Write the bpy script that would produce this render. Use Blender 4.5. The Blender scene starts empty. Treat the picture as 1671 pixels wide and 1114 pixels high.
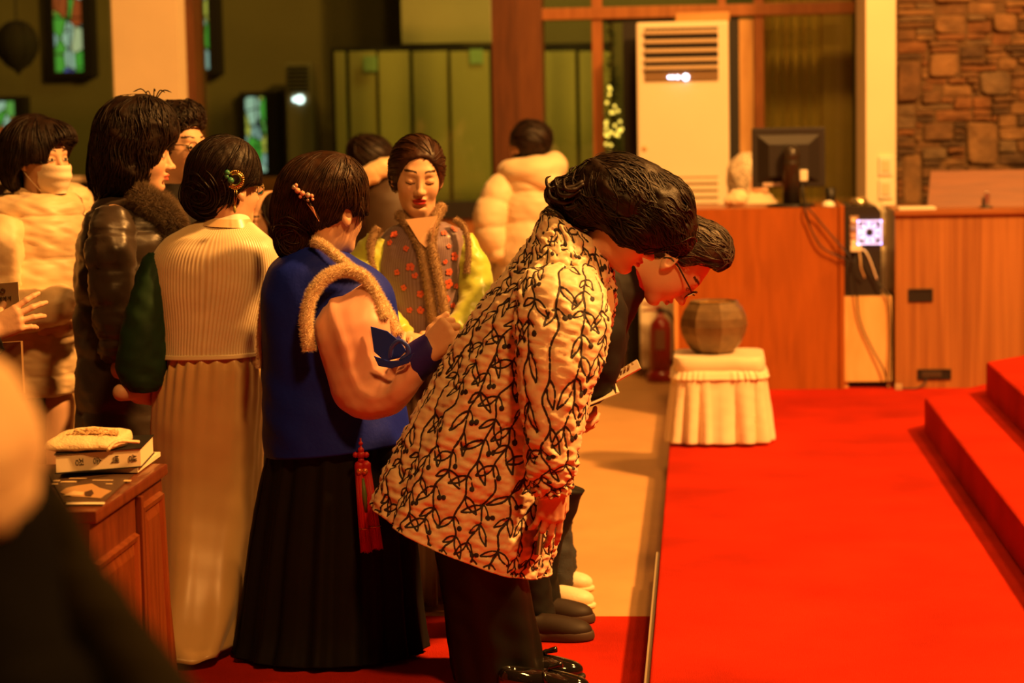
import bpy, bmesh, math, random
import numpy as np
from mathutils import Vector, Matrix

sc = bpy.context.scene
random.seed(4)
rng = np.random.default_rng(4)
A = lambda *v: np.array(v, float)

# ------------------------------------------------------------------ camera
W, H, F = 1671.0, 1114.0, 3600.0
CAM = A(0, 0, 1.65)
YAW, PITCH, ROLL = 0.0855, 0.1044, -0.0187
f_ = A(-math.sin(YAW) * math.cos(PITCH), math.cos(YAW) * math.cos(PITCH), -math.sin(PITCH))
r0 = A(math.cos(YAW), math.sin(YAW), 0)
u0 = A(-math.sin(YAW) * math.sin(PITCH), math.cos(YAW) * math.sin(PITCH), math.cos(PITCH))
r_ = r0 * math.cos(ROLL) + u0 * math.sin(ROLL)
u_ = -r0 * math.sin(ROLL) + u0 * math.cos(ROLL)
cam = bpy.data.cameras.new('camera')
cam.sensor_width = 36.0
cam.lens = F * 36.0 / W
cam.clip_start = 0.05
cam.dof.use_dof = True
cam.dof.focus_distance = 6.4
cam.dof.aperture_fstop = 2.6
cam_o = bpy.data.objects.new('camera', cam)
sc.collection.objects.link(cam_o)
M = Matrix.Identity(4)
for i in range(3):
    M[i][0], M[i][1], M[i][2], M[i][3] = r_[i], u_[i], -f_[i], CAM[i]
cam_o.matrix_world = M
sc.camera = cam_o

# ------------------------------------------------------------------ light, world, exposure
wd = bpy.data.worlds.new('world')
sc.world = wd
wd.use_nodes = True
wd.node_tree.nodes['Background'].inputs[0].default_value = (1.0, 0.42, 0.10, 1)
wd.node_tree.nodes['Background'].inputs[1].default_value = 0.022
WARM = (1.0, 0.42, 0.088)


def lamp(name, loc, aim, power, size, col=WARM, kind='AREA', spot=None, blend=.4):
    l = bpy.data.lights.new(name, kind)
    l.energy = power
    l.color = col
    if kind == 'AREA':
        l.shape = 'DISK'
        l.size = size
    else:
        l.shadow_soft_size = size
    if kind == 'SPOT':
        l.spot_size = math.radians(spot)
        l.spot_blend = blend
    o = bpy.data.objects.new(name, l)
    sc.collection.objects.link(o)
    o.location = loc
    o.rotation_euler = (Vector(aim) - Vector(loc)).to_track_quat('-Z', 'Y').to_euler()
    return o


lamp('stage_lamp', (4.0, 6.3, 6.4), (-0.6, 7.2, 0.8), 1350, 0.55)
lamp('nave_lamp', (1.2, 2.0, 6.6), (-0.8, 7.4, 0.8), 300, 0.8)
lamp('chancel_lamp', (2.3, 8.6, 5.4), (0.6, 10.8, 0.3), 170, 0.6)
lamp('wall_lamp', (0.2, 10.8, 5.4), (-0.2, 14.0, 1.2), 112, 0.6)
lamp('hall_lamp', (-0.8, 15.6, 4.1), (-1.6, 17.4, 0.8), 42, 0.8, (1.0, 0.66, 0.16))
sc.view_settings.view_transform = 'Standard'
sc.view_settings.look = 'None'
sc.view_settings.gamma = 1.0
sc.view_settings.use_curve_mapping = False
sc.view_settings.exposure = 0.0


# ------------------------------------------------------------------ pixels to points
def ray(px, py):
    return r_ * ((px - W / 2) / F) + u_ * ((H / 2 - py) / F) + f_


def at(px, py, Y):
    d = ray(px, py)
    return CAM + d * (Y / d[1])


def onz(px, py, z):
    d = ray(px, py)
    return CAM + d * ((z - CAM[2]) / d[2])


def S(Y):
    return F / Y


# ------------------------------------------------------------------ materials
def lin(c):
    return tuple(((x / 12.92) if x <= .04045 else ((x + .055) / 1.055) ** 2.4) for x in c)


MATS = {}


def mk(name, col, rough=.6, metal=0., spec=.5, sheen=0., coat=0., var=0., vscale=8., bump=0., bscale=60., attr=None,
       col2=None, pattern=None, emis=None, aniso=0., transm=0., trans_fabric=0.):
    """One procedural material: base colour with noise variation, optional second colour pattern and fine bump."""
    if name in MATS:
        return MATS[name]
    m = bpy.data.materials.new(name)
    m.use_nodes = True
    nt = m.node_tree
    N, L = nt.nodes, nt.links
    b = N['Principled BSDF']
    b.inputs['Roughness'].default_value = rough
    b.inputs['Metallic'].default_value = metal
    b.inputs['Specular IOR Level'].default_value = spec
    b.inputs['Sheen Weight'].default_value = sheen
    b.inputs['Coat Weight'].default_value = coat
    b.inputs['Anisotropic'].default_value = aniso
    tc = N.new('ShaderNodeTexCoord')
    base = N.new('ShaderNodeRGB')
    base.outputs[0].default_value = (*col, 1)
    out = base.outputs[0]
    if attr:
        an = N.new('ShaderNodeAttribute')
        an.attribute_name = attr
        out = an.outputs['Color']
    if pattern:
        fac = pattern(N, L, tc)
        mx = N.new('ShaderNodeMix')
        mx.data_type = 'RGBA'
        L.new(fac, mx.inputs[0])
        L.new(out, mx.inputs[6])
        mx.inputs[7].default_value = (*col2, 1)
        out = mx.outputs[2]
    if var:
        nz = N.new('ShaderNodeTexNoise')
        nz.inputs['Scale'].default_value = vscale
        nz.inputs['Detail'].default_value = 5
        L.new(tc.outputs['Object'], nz.inputs['Vector'])
        mr = N.new('ShaderNodeMapRange')
        mr.inputs[1].default_value, mr.inputs[2].default_value = .3, .7
        mr.inputs[3].default_value, mr.inputs[4].default_value = 1 - var, 1 + var
        L.new(nz.outputs[0], mr.inputs[0])
        mx = N.new('ShaderNodeMix')
        mx.data_type = 'RGBA'
        mx.blend_type = 'MULTIPLY'
        mx.inputs[0].default_value = 1
        cb = N.new('ShaderNodeCombineColor')
        for k in range(3):
            L.new(mr.outputs[0], cb.inputs[k])
        L.new(out, mx.inputs[6])
        L.new(cb.outputs[0], mx.inputs[7])
        out = mx.outputs[2]
    L.new(out, b.inputs['Base Color'])
    if bump:
        nz = N.new('ShaderNodeTexNoise')
        nz.inputs['Scale'].default_value = bscale
        nz.inputs['Detail'].default_value = 3
        L.new(tc.outputs['Object'], nz.inputs['Vector'])
        bp = N.new('ShaderNodeBump')
        bp.inputs['Strength'].default_value = bump
        bp.inputs['Distance'].default_value = .01
        L.new(nz.outputs[0], bp.inputs['Height'])
        L.new(bp.outputs[0], b.inputs['Normal'])
    if emis:
        b.inputs['Emission Color'].default_value = (*emis[0], 1)
        b.inputs['Emission Strength'].default_value = emis[1]
    MATS[name] = m
    return m


def wood(name, c1, c2, rough=.45, scale=(3, 3, .35), streak=14., axis='Object', coat=.1):
    if name in MATS:
        return MATS[name]
    m = bpy.data.materials.new(name)
    m.use_nodes = True
    N, L = m.node_tree.nodes, m.node_tree.links
    b = N['Principled BSDF']
    b.inputs['Roughness'].default_value = rough
    b.inputs['Coat Weight'].default_value = coat
    tc = N.new('ShaderNodeTexCoord')
    mp = N.new('ShaderNodeMapping')
    mp.inputs['Scale'].default_value = scale
    L.new(tc.outputs[axis], mp.inputs['Vector'])
    nz = N.new('ShaderNodeTexNoise')
    nz.inputs['Scale'].default_value = streak
    nz.inputs['Detail'].default_value = 6
    nz.inputs['Distortion'].default_value = .6
    L.new(mp.outputs[0], nz.inputs['Vector'])
    rp = N.new('ShaderNodeValToRGB')
    rp.color_ramp.elements[0].position = .34
    rp.color_ramp.elements[0].color = (*c2, 1)
    rp.color_ramp.elements[1].position = .62
    rp.color_ramp.elements[1].color = (*c1, 1)
    L.new(nz.outputs[0], rp.inputs[0])
    L.new(rp.outputs[0], b.inputs['Base Color'])
    bp = N.new('ShaderNodeBump')
    bp.inputs['Strength'].default_value = .08
    bp.inputs['Distance'].default_value = .005
    L.new(nz.outputs[0], bp.inputs['Height'])
    L.new(bp.outputs[0], b.inputs['Normal'])
    MATS[name] = m
    return m


def uv_stripes(period, sharp=.5):
    """Vertical stripes over the UV x axis (metres)."""
    def fn(N, L, tc):
        sx = N.new('ShaderNodeSeparateXYZ')
        L.new(tc.outputs['UV'], sx.inputs[0])
        mu = N.new('ShaderNodeMath')
        mu.operation = 'MULTIPLY'
        mu.inputs[1].default_value = 2 * math.pi / period
        L.new(sx.outputs[0], mu.inputs[0])
        si = N.new('ShaderNodeMath')
        si.operation = 'SINE'
        L.new(mu.outputs[0], si.inputs[0])
        mr = N.new('ShaderNodeMapRange')
        mr.inputs[1].default_value, mr.inputs[2].default_value = -sharp, 1
        L.new(si.outputs[0], mr.inputs[0])
        return mr.outputs[0]
    return fn


def blotches(scale, lo, hi, coord='Object', kind='noise'):
    def fn(N, L, tc):
        if kind == 'noise':
            nz = N.new('ShaderNodeTexNoise')
            nz.inputs['Detail'].default_value = 2
        else:
            nz = N.new('ShaderNodeTexVoronoi')
        nz.inputs['Scale'].default_value = scale
        L.new(tc.outputs[coord], nz.inputs['Vector'])
        mr = N.new('ShaderNodeMapRange')
        mr.inputs[1].default_value, mr.inputs[2].default_value = lo, hi
        L.new(nz.outputs[0], mr.inputs[0])
        return mr.outputs[0]
    return fn


# ------------------------------------------------------------------ objects
COL = sc.collection


def origin(o):
    p = A(0, 0, 0)
    while o is not None:
        p = p + A(*o.location)
        o = o.parent
    return p


def link(o, parent=None):
    COL.objects.link(o)
    if parent is not None:
        o.parent = parent
    return o


def tag(o, label=None, cat=None, group=None, kind=None):
    for k, v in (('label', label), ('category', cat), ('group', group), ('kind', kind)):
        if v:
            o[k] = v
    return o


def thing(name, label, cat, loc, group=None):
    o = bpy.data.objects.new(name, None)
    o.empty_display_size = .05
    o.location = tuple(map(float, loc))
    link(o)
    return tag(o, label, cat, group)


def mesh(name, V, Fs, m, parent=None, smooth=True, uv=None, col=None, loc=None, midx=None):
    """World-space vertices to an object; parented meshes are kept relative to their parent."""
    V = np.asarray(V, float)
    if parent is not None:
        V = V - origin(parent)
    elif loc is not None:
        V = V - np.asarray(loc, float)
    me = bpy.data.meshes.new(name)
    if isinstance(Fs, np.ndarray):
        k = Fs.shape[1]
        me.vertices.add(len(V))
        me.vertices.foreach_set('co', V.astype(np.float32).ravel())
        me.loops.add(Fs.size)
        me.loops.foreach_set('vertex_index', Fs.astype(np.int32).ravel())
        me.polygons.add(len(Fs))
        me.polygons.foreach_set('loop_start', np.arange(0, Fs.size, k, dtype=np.int32))
        me.update(calc_edges=True)
    else:
        me.from_pydata(V.tolist(), [], [list(map(int, f)) for f in Fs])
    for mm in (m if isinstance(m, (list, tuple)) else [m]):
        me.materials.append(mm)
    if smooth:
        me.polygons.foreach_set('use_smooth', np.ones(len(me.polygons), bool))
    if midx is not None:
        me.polygons.foreach_set('material_index', np.asarray(midx, np.int32))
    li = None
    if uv is not None:
        li = np.zeros(len(me.loops), np.int32)
        me.loops.foreach_get('vertex_index', li)
        lay = me.uv_layers.new(name='UVMap')
        lay.data.foreach_set('uv', np.asarray(uv, np.float32)[li].ravel())
    if col is not None:
        c = np.ones((len(V), 4), np.float32)
        c[:, :3] = col
        at_ = me.color_attributes.new('tint', 'FLOAT_COLOR', 'POINT')
        at_.data.foreach_set('color', c.ravel())
    me.validate()
    o = bpy.data.objects.new(name, me)
    if parent is None and loc is not None:
        o.location = tuple(map(float, loc))
    return link(o, parent)


class MB:
    """Collects faces for one mesh."""
    def __init__(s):
        s.V, s.F = [], []

    def add(s, V, Fs):
        k = len(s.V)
        s.V += [tuple(map(float, v)) for v in V]
        s.F += [tuple(int(i) + k for i in f) for f in Fs]
        return s

    def box(s, x0, x1, y0, y1, z0, z1, bev=0.):
        bm = bmesh.new()
        bmesh.ops.create_cube(bm, size=1)
        for v in bm.verts:
            v.co = ((x0 + x1) / 2 + v.co.x * (x1 - x0), (y0 + y1) / 2 + v.co.y * (y1 - y0), (z0 + z1) / 2 + v.co.z * (z1 - z0))
        if bev:
            bmesh.ops.bevel(bm, geom=bm.edges[:], offset=min(bev, .45 * min(x1 - x0, y1 - y0, z1 - z0)), segments=2, affect='EDGES', profile=.7)
        return s.bm(bm)

    def bm(s, bm):
        bm.verts.index_update()
        s.add([v.co[:] for v in bm.verts], [[v.index for v in f.verts] for f in bm.faces])
        bm.free()
        return s

    def tube(s, pts, r, n=8, caps=True):
        V, Fs = tube(pts, r, n, caps)
        return s.add(V, Fs)

    def lathe(s, prof, c, n=28, axis=2):
        V, Fs = lathe(prof, c, n, axis)
        return s.add(V, Fs)

    def build(s, name, m, parent=None, smooth=False, loc=None, sharp=None):
        o = mesh(name, s.V, s.F, m, parent, smooth, loc=loc)
        if smooth and sharp:
            o.data.set_sharp_from_angle(angle=math.radians(sharp))
        return o


def box(name, m, parent, x0, x1, y0, y1, z0, z1, bev=0., loc=None):
    return MB().box(x0, x1, y0, y1, z0, z1, bev).build(name, m, parent, loc=loc)


def tube(pts, r, n=8, caps=True):
    pts = np.asarray(pts, float)
    m = len(pts)
    r = np.broadcast_to(np.asarray(r, float), (m,))
    t = np.gradient(pts, axis=0)
    t /= np.linalg.norm(t, axis=1)[:, None] + 1e-9
    up = A(0, 0, 1) if abs(t[0][2]) < .9 else A(1, 0, 0)
    V = []
    nrm = np.cross(t[0], up)
    nrm /= np.linalg.norm(nrm)
    for i in range(m):
        nrm = nrm - t[i] * np.dot(nrm, t[i])
        nrm /= np.linalg.norm(nrm) + 1e-9
        b = np.cross(t[i], nrm)
        for k in range(n):
            a = 2 * math.pi * k / n
            V.append(pts[i] + r[i] * (math.cos(a) * nrm + math.sin(a) * b))
    Fs = [(i * n + k, i * n + (k + 1) % n, (i + 1) * n + (k + 1) % n, (i + 1) * n + k) for i in range(m - 1) for k in range(n)]
    if caps:
        Fs += [tuple(range(n))[::-1], tuple((m - 1) * n + k for k in range(n))]
    return V, Fs


def lathe(prof, c, n=28, axis=2):
    V, Fs = [], []
    for (r, z) in prof:
        for k in range(n):
            a = 2 * math.pi * k / n
            p = [r * math.cos(a), r * math.sin(a), z]
            if axis == 0:
                p = [z, p[0], p[1]]
            elif axis == 1:
                p = [p[0], z, p[1]]
            V.append((c[0] + p[0], c[1] + p[1], c[2] + p[2]))
    m = len(prof)
    Fs = [(i * n + k, i * n + (k + 1) % n, (i + 1) * n + (k + 1) % n, (i + 1) * n + k) for i in range(m - 1) for k in range(n)]
    Fs += [tuple(range(n))[::-1], tuple((m - 1) * n + k for k in range(n))]
    return V, Fs


def crom(K, t):
    """Catmull-Rom through the rows of K at parameters t in [0, len-1]."""
    K = np.asarray(K, float)
    n = len(K)
    i = np.clip(np.floor(t).astype(int), 0, n - 2)
    u = (t - i).reshape((-1,) + (1,) * (K.ndim - 1))
    g = lambda j: K[np.clip(j, 0, n - 1)]
    p0, p1, p2, p3 = g(i - 1), g(i), g(i + 1), g(i + 2)
    p0 = np.where((i - 1 < 0).reshape(u.shape), 2 * p1 - p2, p0)
    p3 = np.where((i + 2 > n - 1).reshape(u.shape), 2 * p2 - p1, p3)
    return .5 * (2 * p1 + (p2 - p0) * u + (2 * p0 - 5 * p1 + 4 * p2 - p3) * u * u + (3 * p1 - p0 - 3 * p2 + p3) * u ** 3)


def path(pts, n):
    return crom(pts, np.linspace(0, len(pts) - 1, n))


def wob(P, freq, seed=0, oct=3):
    """Cheap smooth noise in [-1, 1]: a sum of plane waves."""
    g = np.random.default_rng(seed)
    P = np.asarray(P)
    s = np.zeros(P.shape[:-1])
    tot = 0
    for o in range(oct):
        for _ in range(4):
            k = g.normal(size=3)
            k *= freq * (1.9 ** o) * 2 * math.pi / np.linalg.norm(k) * g.uniform(.7, 1.3)
            w = .6 ** o
            s += w * np.sin(P @ k + g.uniform(0, 6.28))
            tot += w * .6
    return s / tot


# ------------------------------------------------------------------ lofted cloth
def rg(x0, y0, x1, y1, Y, d, e=2., Y1=None):
    L, R = at(x0, y0, Y), at(x1, y1, Y if Y1 is None else Y1)
    return np.concatenate([(L + R) / 2, (R - L) / 2, A(0, d, 0), [e]])


def rh(y, x0, x1, Y, d, e=2.):
    return rg(x0, y, x1, y, Y, d, e)


class Loft:
    def __init__(s, rings, n=64, m=80, disp=None, cap=(1, 1)):
        K = np.asarray(rings)
        t = np.linspace(0, len(K) - 1, m + 1)
        R = crom(K, t)
        th = np.arange(n) * 2 * math.pi / n
        e = np.clip(R[:, 9], 1.3, 6)[:, None]
        c, sn = np.cos(th)[None], np.sin(th)[None]
        cc = np.sign(c) * np.abs(c) ** (2 / e)
        ss = np.sign(sn) * np.abs(sn) ** (2 / e)
        s.n, s.m, s.cap = n, m, cap
        s.P = R[:, None, 0:3] + cc[..., None] * R[:, None, 3:6] + ss[..., None] * R[:, None, 6:9]
        s.ctr = R[:, 0:3]
        s.th = np.broadcast_to(th[None], (m + 1, n))
        s.v = np.broadcast_to(np.linspace(0, 1, m + 1)[:, None], (m + 1, n))
        s.metric()
        if disp is not None:
            s.P = s.P + s.N * disp(s.th, s.v, s.P)[..., None]
            s.normals()

    def normals(s):
        du = np.roll(s.P, -1, 1) - np.roll(s.P, 1, 1)
        dv = np.gradient(s.P, axis=0)
        N = np.cross(du, dv)
        N /= np.linalg.norm(N, axis=2)[..., None] + 1e-12
        if (N * (s.P - s.ctr[:, None])).sum() < 0:
            N = -N
        s.N = N

    def metric(s):
        s.normals()
        seg = np.linalg.norm(np.roll(s.P, -1, 1) - s.P, axis=2)
        s.circ = seg.sum(1)
        s.len = np.linalg.norm(np.diff(s.P, axis=0), axis=2).mean(1).sum()

    def geo(s):
        m, n = s.m, s.n
        i, k = np.meshgrid(np.arange(m), np.arange(n), indexing='ij')
        k2 = (k + 1) % n
        Q = np.stack([i * n + k, (i + 1) * n + k, (i + 1) * n + k2, i * n + k2], -1).reshape(-1, 4)
        V = s.P.reshape(-1, 3)
        uv = np.stack([s.th / (2 * math.pi) * s.circ.mean(), s.v * s.len], -1).reshape(-1, 2)
        Fs = Q.tolist()
        V2, uv2 = [V], [uv]
        nv = len(V)
        for j, flag in ((0, s.cap[0]), (m, s.cap[1])):
            if flag:
                V2.append(s.P[j].mean(0)[None])
                uv2.append(uv[j * n:j * n + 1])
                for q in range(n):
                    t = (j * n + q, j * n + (q + 1) % n, nv)
                    Fs.append(t if j == 0 else t[::-1])
                nv += 1
        V = np.concatenate(V2)
        # outward winding
        a, b, c, d = (V[Q[:, q]] for q in range(4))
        nn = np.cross(c - a, d - b)
        if (nn * s.N[:-1].reshape(-1, 3)).sum() < 0:
            Fs = [f[::-1] for f in Fs]
        return V, Fs, np.concatenate(uv2)

    def build(s, name, m, parent):
        V, Fs, uv = s.geo()
        return mesh(name, V, Fs, m, parent, True, uv=uv)

    def sample(s, u, v, off=0.):
        """Position and normal at u (turns), v (0..1)."""
        u = np.asarray(u) % 1. * s.n
        v = np.clip(np.asarray(v), 0, 1) * s.m
        i0 = np.clip(np.floor(v).astype(int), 0, s.m - 1)
        k0 = np.floor(u).astype(int) % s.n
        fv, fu = (v - i0)[..., None], (u - np.floor(u))[..., None]
        k1 = (k0 + 1) % s.n
        g = lambda X: (X[i0, k0] * (1 - fu) + X[i0, k1] * fu) * (1 - fv) + (X[i0 + 1, k0] * (1 - fu) + X[i0 + 1, k1] * fu) * fv
        N = g(s.N)
        return g(s.P) + N * off, N


# ------------------------------------------------------------------ implicit solids
class Field:
    def __init__(s):
        s.p = []

    def _add(s, fn, lo, hi, k, op):
        s.p.append((fn, np.asarray(lo) - k - .004, np.asarray(hi) + k + .004, k, op))
        return s

    def rc(s, a, b, ra, rb, k=.01, op=1):
        a, b = np.asarray(a, float), np.asarray(b, float)
        ab = b - a
        q = ab @ ab + 1e-12

        def fn(P):
            t = np.clip(((P - a) @ ab) / q, 0, 1)
            return np.linalg.norm(P - a - t[..., None] * ab, axis=-1) - (ra + (rb - ra) * t)
        r = max(ra, rb)
        return s._add(fn, np.minimum(a, b) - r, np.maximum(a, b) + r, k, op)

    def chain(s, pts, rs, k=.01, op=1):
        for i in range(len(pts) - 1):
            s.rc(pts[i], pts[i + 1], rs[i], rs[i + 1], k, op)
        return s

    def el(s, c, r, R=None, k=.01, op=1):
        c, r = np.asarray(c, float), np.asarray(r, float)

        def fn(P):
            q = P - c
            if R is not None:
                q = q @ R
            k0 = np.linalg.norm(q / r, axis=-1)
            k1 = np.linalg.norm(q / (r * r), axis=-1) + 1e-9
            return k0 * (k0 - 1) / k1
        ext = np.full(3, r.max()) if R is not None else r
        return s._add(fn, c - ext, c + ext, k, op)

    def bx(s, c, hb, rad=.005, R=None, k=.005, op=1):
        c, hb = np.asarray(c, float), np.asarray(hb, float)

        def fn(P):
            q = P - c
            if R is not None:
                q = q @ R
            q = np.abs(q) - (hb - rad)
            return np.linalg.norm(np.maximum(q, 0), axis=-1) + np.minimum(q.max(-1), 0) - rad
        ext = np.full(3, np.linalg.norm(hb)) if R is not None else hb
        return s._add(fn, c - ext, c + ext, k, op)

    @staticmethod
    def mix(d, v, k, op):
        if op == 1:
            h = np.maximum(k - np.abs(d - v), 0) / k
            return np.minimum(d, v) - h * h * k * .25
        v = -v
        h = np.maximum(k - np.abs(d - v), 0) / k
        return np.maximum(d, v) + h * h * k * .25

    def ev(s, P):
        d = np.full(P.shape[:-1], 1.)
        for fn, lo, hi, k, op in s.p:
            d = s.mix(d, fn(P), max(k, 1e-4), op)
        return d

    def grad(s, P, h=.002):
        g = np.zeros(P.shape)
        for t in ((1, -1, -1), (-1, -1, 1), (-1, 1, -1), (1, 1, 1)):
            t = A(*t)
            g += t * s.ev(P + t * h)[..., None]
        return g / (np.linalg.norm(g, axis=-1)[..., None] + 1e-9)

    def surf(s, h, warp=None):
        lo = np.min([p[1] for p in s.p if p[4] == 1], 0) - 2 * h
        hi = np.max([p[2] for p in s.p if p[4] == 1], 0) + 2 * h
        ax = [np.arange(lo[i], hi[i] + h, h) for i in range(3)]
        D = np.full([len(a) for a in ax], 1., np.float32)
        for fn, l, u, k, op in s.p:
            sl = []
            for i in range(3):
                a, b = np.searchsorted(ax[i], l[i]), np.searchsorted(ax[i], u[i], 'right')
                sl.append(slice(max(a - 1, 0), min(b + 1, len(ax[i]))))
            sl = tuple(sl)
            if any(q.stop - q.start < 1 for q in sl):
                continue
            G = np.stack(np.meshgrid(ax[0][sl[0]], ax[1][sl[1]], ax[2][sl[2]], indexing='ij'), -1)
            D[sl] = s.mix(D[sl], fn(G), max(k, 1e-4), op)
        if warp is not None:
            G = np.stack(np.meshgrid(*ax, indexing='ij'), -1)
            near = np.abs(D) < .05
            D[near] += warp(G[near])
        return nets(D, ax)


def nets(D, ax):
    """Naive surface nets on a rectilinear grid."""
    s = D < 0
    c = [s[i:D.shape[0] - 1 + i, j:D.shape[1] - 1 + j, k:D.shape[2] - 1 + k] for i in (0, 1) for j in (0, 1) for k in (0, 1)]
    cnt = np.sum(np.array(c, np.int8), 0)
    act = (cnt > 0) & (cnt < 8)
    ai = np.argwhere(act)
    idx = np.full(act.shape, -1, np.int64)
    idx[act] = np.arange(len(ai))
    acc = np.zeros((len(ai), 3))
    n = np.zeros(len(ai))
    offs = [(i, j, k) for i in (0, 1) for j in (0, 1) for k in (0, 1)]
    pos = lambda q: np.stack([ax[d][q[:, d]] for d in range(3)], -1)
    for o in offs:
        for d in range(3):
            if o[d]:
                continue
            o2 = list(o)
            o2[d] = 1
            qa, qb = ai + np.array(o), ai + np.array(o2)
            da, db = D[tuple(qa.T)].astype(float), D[tuple(qb.T)].astype(float)
            m = (da < 0) != (db < 0)
            t = np.where(m, da / np.where(m, da - db, 1), 0)[:, None]
            p = pos(qa) * (1 - t) + pos(qb) * t
            acc[m] += p[m]
            n[m] += 1
    V = acc / np.maximum(n, 1)[:, None]
    Q = []
    for d in range(3):
        a, b = [x for x in range(3) if x != d]
        sl1, sl2 = [slice(None)] * 3, [slice(None)] * 3
        sl1[d], sl2[d] = slice(0, -1), slice(1, None)
        e = s[tuple(sl1)] != s[tuple(sl2)]
        q = np.argwhere(e)
        q = q[(q[:, a] > 0) & (q[:, b] > 0) & (q[:, a] < D.shape[a] - 1) & (q[:, b] < D.shape[b] - 1)]
        flip = s[tuple(q.T)]
        cs = []
        for da, db in ((0, 0), (-1, 0), (-1, -1), (0, -1)):
            w = q.copy()
            w[:, a] += da
            w[:, b] += db
            cs.append(idx[tuple(w.T)])
        F4 = np.stack(cs, -1)
        if d == 1:
            flip = ~flip
        F4[~flip] = F4[~flip][:, ::-1]
        Q.append(F4)
    Q = np.concatenate(Q)
    return V, Q[(Q >= 0).all(1)][:, ::-1]


def frame(fwd, up=(0, 0, 1)):
    x = np.asarray(fwd, float)
    x = x / np.linalg.norm(x)
    y = np.cross(np.asarray(up, float), x)
    y /= np.linalg.norm(y)
    return np.stack([x, y, np.cross(x, y)], 1)


def rot2(deg):
    """Rotation in the world XZ plane (as seen by the camera, positive = anticlockwise)."""
    a = math.radians(deg)
    return A([math.cos(a), 0, -math.sin(a)], [0, 1, 0], [math.sin(a), 0, math.cos(a)]) if False else np.array(
        [[math.cos(a), 0, -math.sin(a)], [0, 1, 0], [math.sin(a), 0, math.cos(a)]])

# ------------------------------------------------------------------ people: heads, hands, hair, shoes
SKIN = A(.74, .44, .27)


def head_parts(c, fwd, up=(0, 0, 1), sc_=1., h=.0034, eyes='closed', lips=(.55, .12, .08), skin=SKIN, brow=(.05, .025, .012),
               neck=None, female=True, smooth=0.):
    """Head with face, ears and neck; local +x is where the face looks, +y the person's left, +z up."""
    f = Field()
    f.el((-.014, 0, .030), (.096, .076, .086), k=.02)
    f.el((.022, 0, -.025), (.070, .064, .088), k=.03)
    f.el((.028, 0, -.072), (.055, .048 if female else .054, .045), k=.03)
    f.rc((.070, -.012, -.100), (.070, .012, -.100), .017, .017, k=.03)
    f.el((.052, .036, -.030), (.034, .026, .030), k=.025)
    f.el((.052, -.036, -.030), (.034, .026, .030), k=.025)
    f.rc((.076, -.030, .024), (.076, .030, .024), .013, .013, k=.02)
    for s in (1, -1):
        f.el((.097, s * .032, .001), (.013, .017, .010), k=.014, op=-1)
        f.el((.0755, s * .031, -.001), (.0165, .0175, .0135), k=.006)
    f.rc((.087, 0, .012), (.107, 0, -.030), .0065, .0105, k=.014)
    f.el((.113, 0, -.034), (.011, .012, .0095), k=.008)
    for s in (1, -1):
        f.el((.101, s * .013, -.037), (.011, .0075, .008), k=.008)
        f.el((.107, s * .007, -.0445), (.005, .0035, .004), k=.003, op=-1)
    f.el((.091, 0, -.060), (.014, .023, .0075), k=.01)
    f.el((.090, 0, -.0735), (.013, .019, .0080), k=.008)
    f.rc((.1035, -.022, -.0668), (.1035, .022, -.0668), .0022, .0022, k=.004, op=-1)
    f.el((.088, 0, -.086), (.010, .022, .005), k=.01, op=-1)
    for s in (1, -1):
        Re = np.array([[.94, -.34 * s, .0], [.34 * s, .94, 0], [0, 0, 1]]) @ np.array([[.97, 0, -.24], [0, 1, 0], [.24, 0, .97]])
        f.el((-.008, s * .079, -.008), (.019, .0075, .032), R=Re, k=.008)
        f.el((-.004, s * .0865, -.004), (.010, .0045, .018), R=Re, k=.005, op=-1)
        f.el((.002, s * .077, -.035), (.008, .006, .009), k=.006)
    nk = A(-.045, 0, -.215) if neck is None else frame(fwd, up).T @ (np.asarray(neck) - c) / sc_
    f.rc((-.016, 0, -.055), nk, .050 if female else .056, .052 if female else .06, k=.03)
    V, Q = f.surf(h)
    x, y, z = V.T
    ay = np.abs(y)
    C = np.tile(np.asarray(skin, float), (len(V), 1))
    blush = np.exp(-((x - .07) / .04) ** 2 - ((ay - .038) / .02) ** 2 - ((z + .035) / .02) ** 2)
    C = C * (1 - .25 * blush[:, None] * A(.1, .6, .6))

    def paint(mask, col):
        C[mask] = col
    front = x > .05
    arch = .030 + .004 * (1 - ((ay - .034) / .02) ** 2)
    paint(front & (ay > .013) & (ay < .052) & (np.abs(z - arch) < .0036), brow)
    if eyes == 'closed':
        paint(front & (((ay - .0315) / .0155) ** 2 < 1) & (np.abs(z + .006 + .0035 * (1 - ((ay - .0315) / .0155) ** 2)) < .0024), (.045, .02, .01))
    else:
        e = ((ay - .0315) / .0145) ** 2 + ((z + .0005) / .0055) ** 2
        paint(front & (e < 1.25), (.06, .03, .015))
        paint(front & (e < .72), (.62, .56, .48))
        paint(front & (((ay - .031) / .0062) ** 2 + (z / .0058) ** 2 < 1), (.02, .012, .008))
    if lips is not None:
        paint((x > .07) & ((y / .0235) ** 2 + ((z + .0668) / .0118) ** 2 < 1), lips)
        paint((x > .07) & (ay < .021) & (np.abs(z + .0668) < .0016), tuple(.35 * q for q in lips))
    R = frame(fwd, up)
    return c + sc_ * V @ R.T, Q, C


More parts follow.
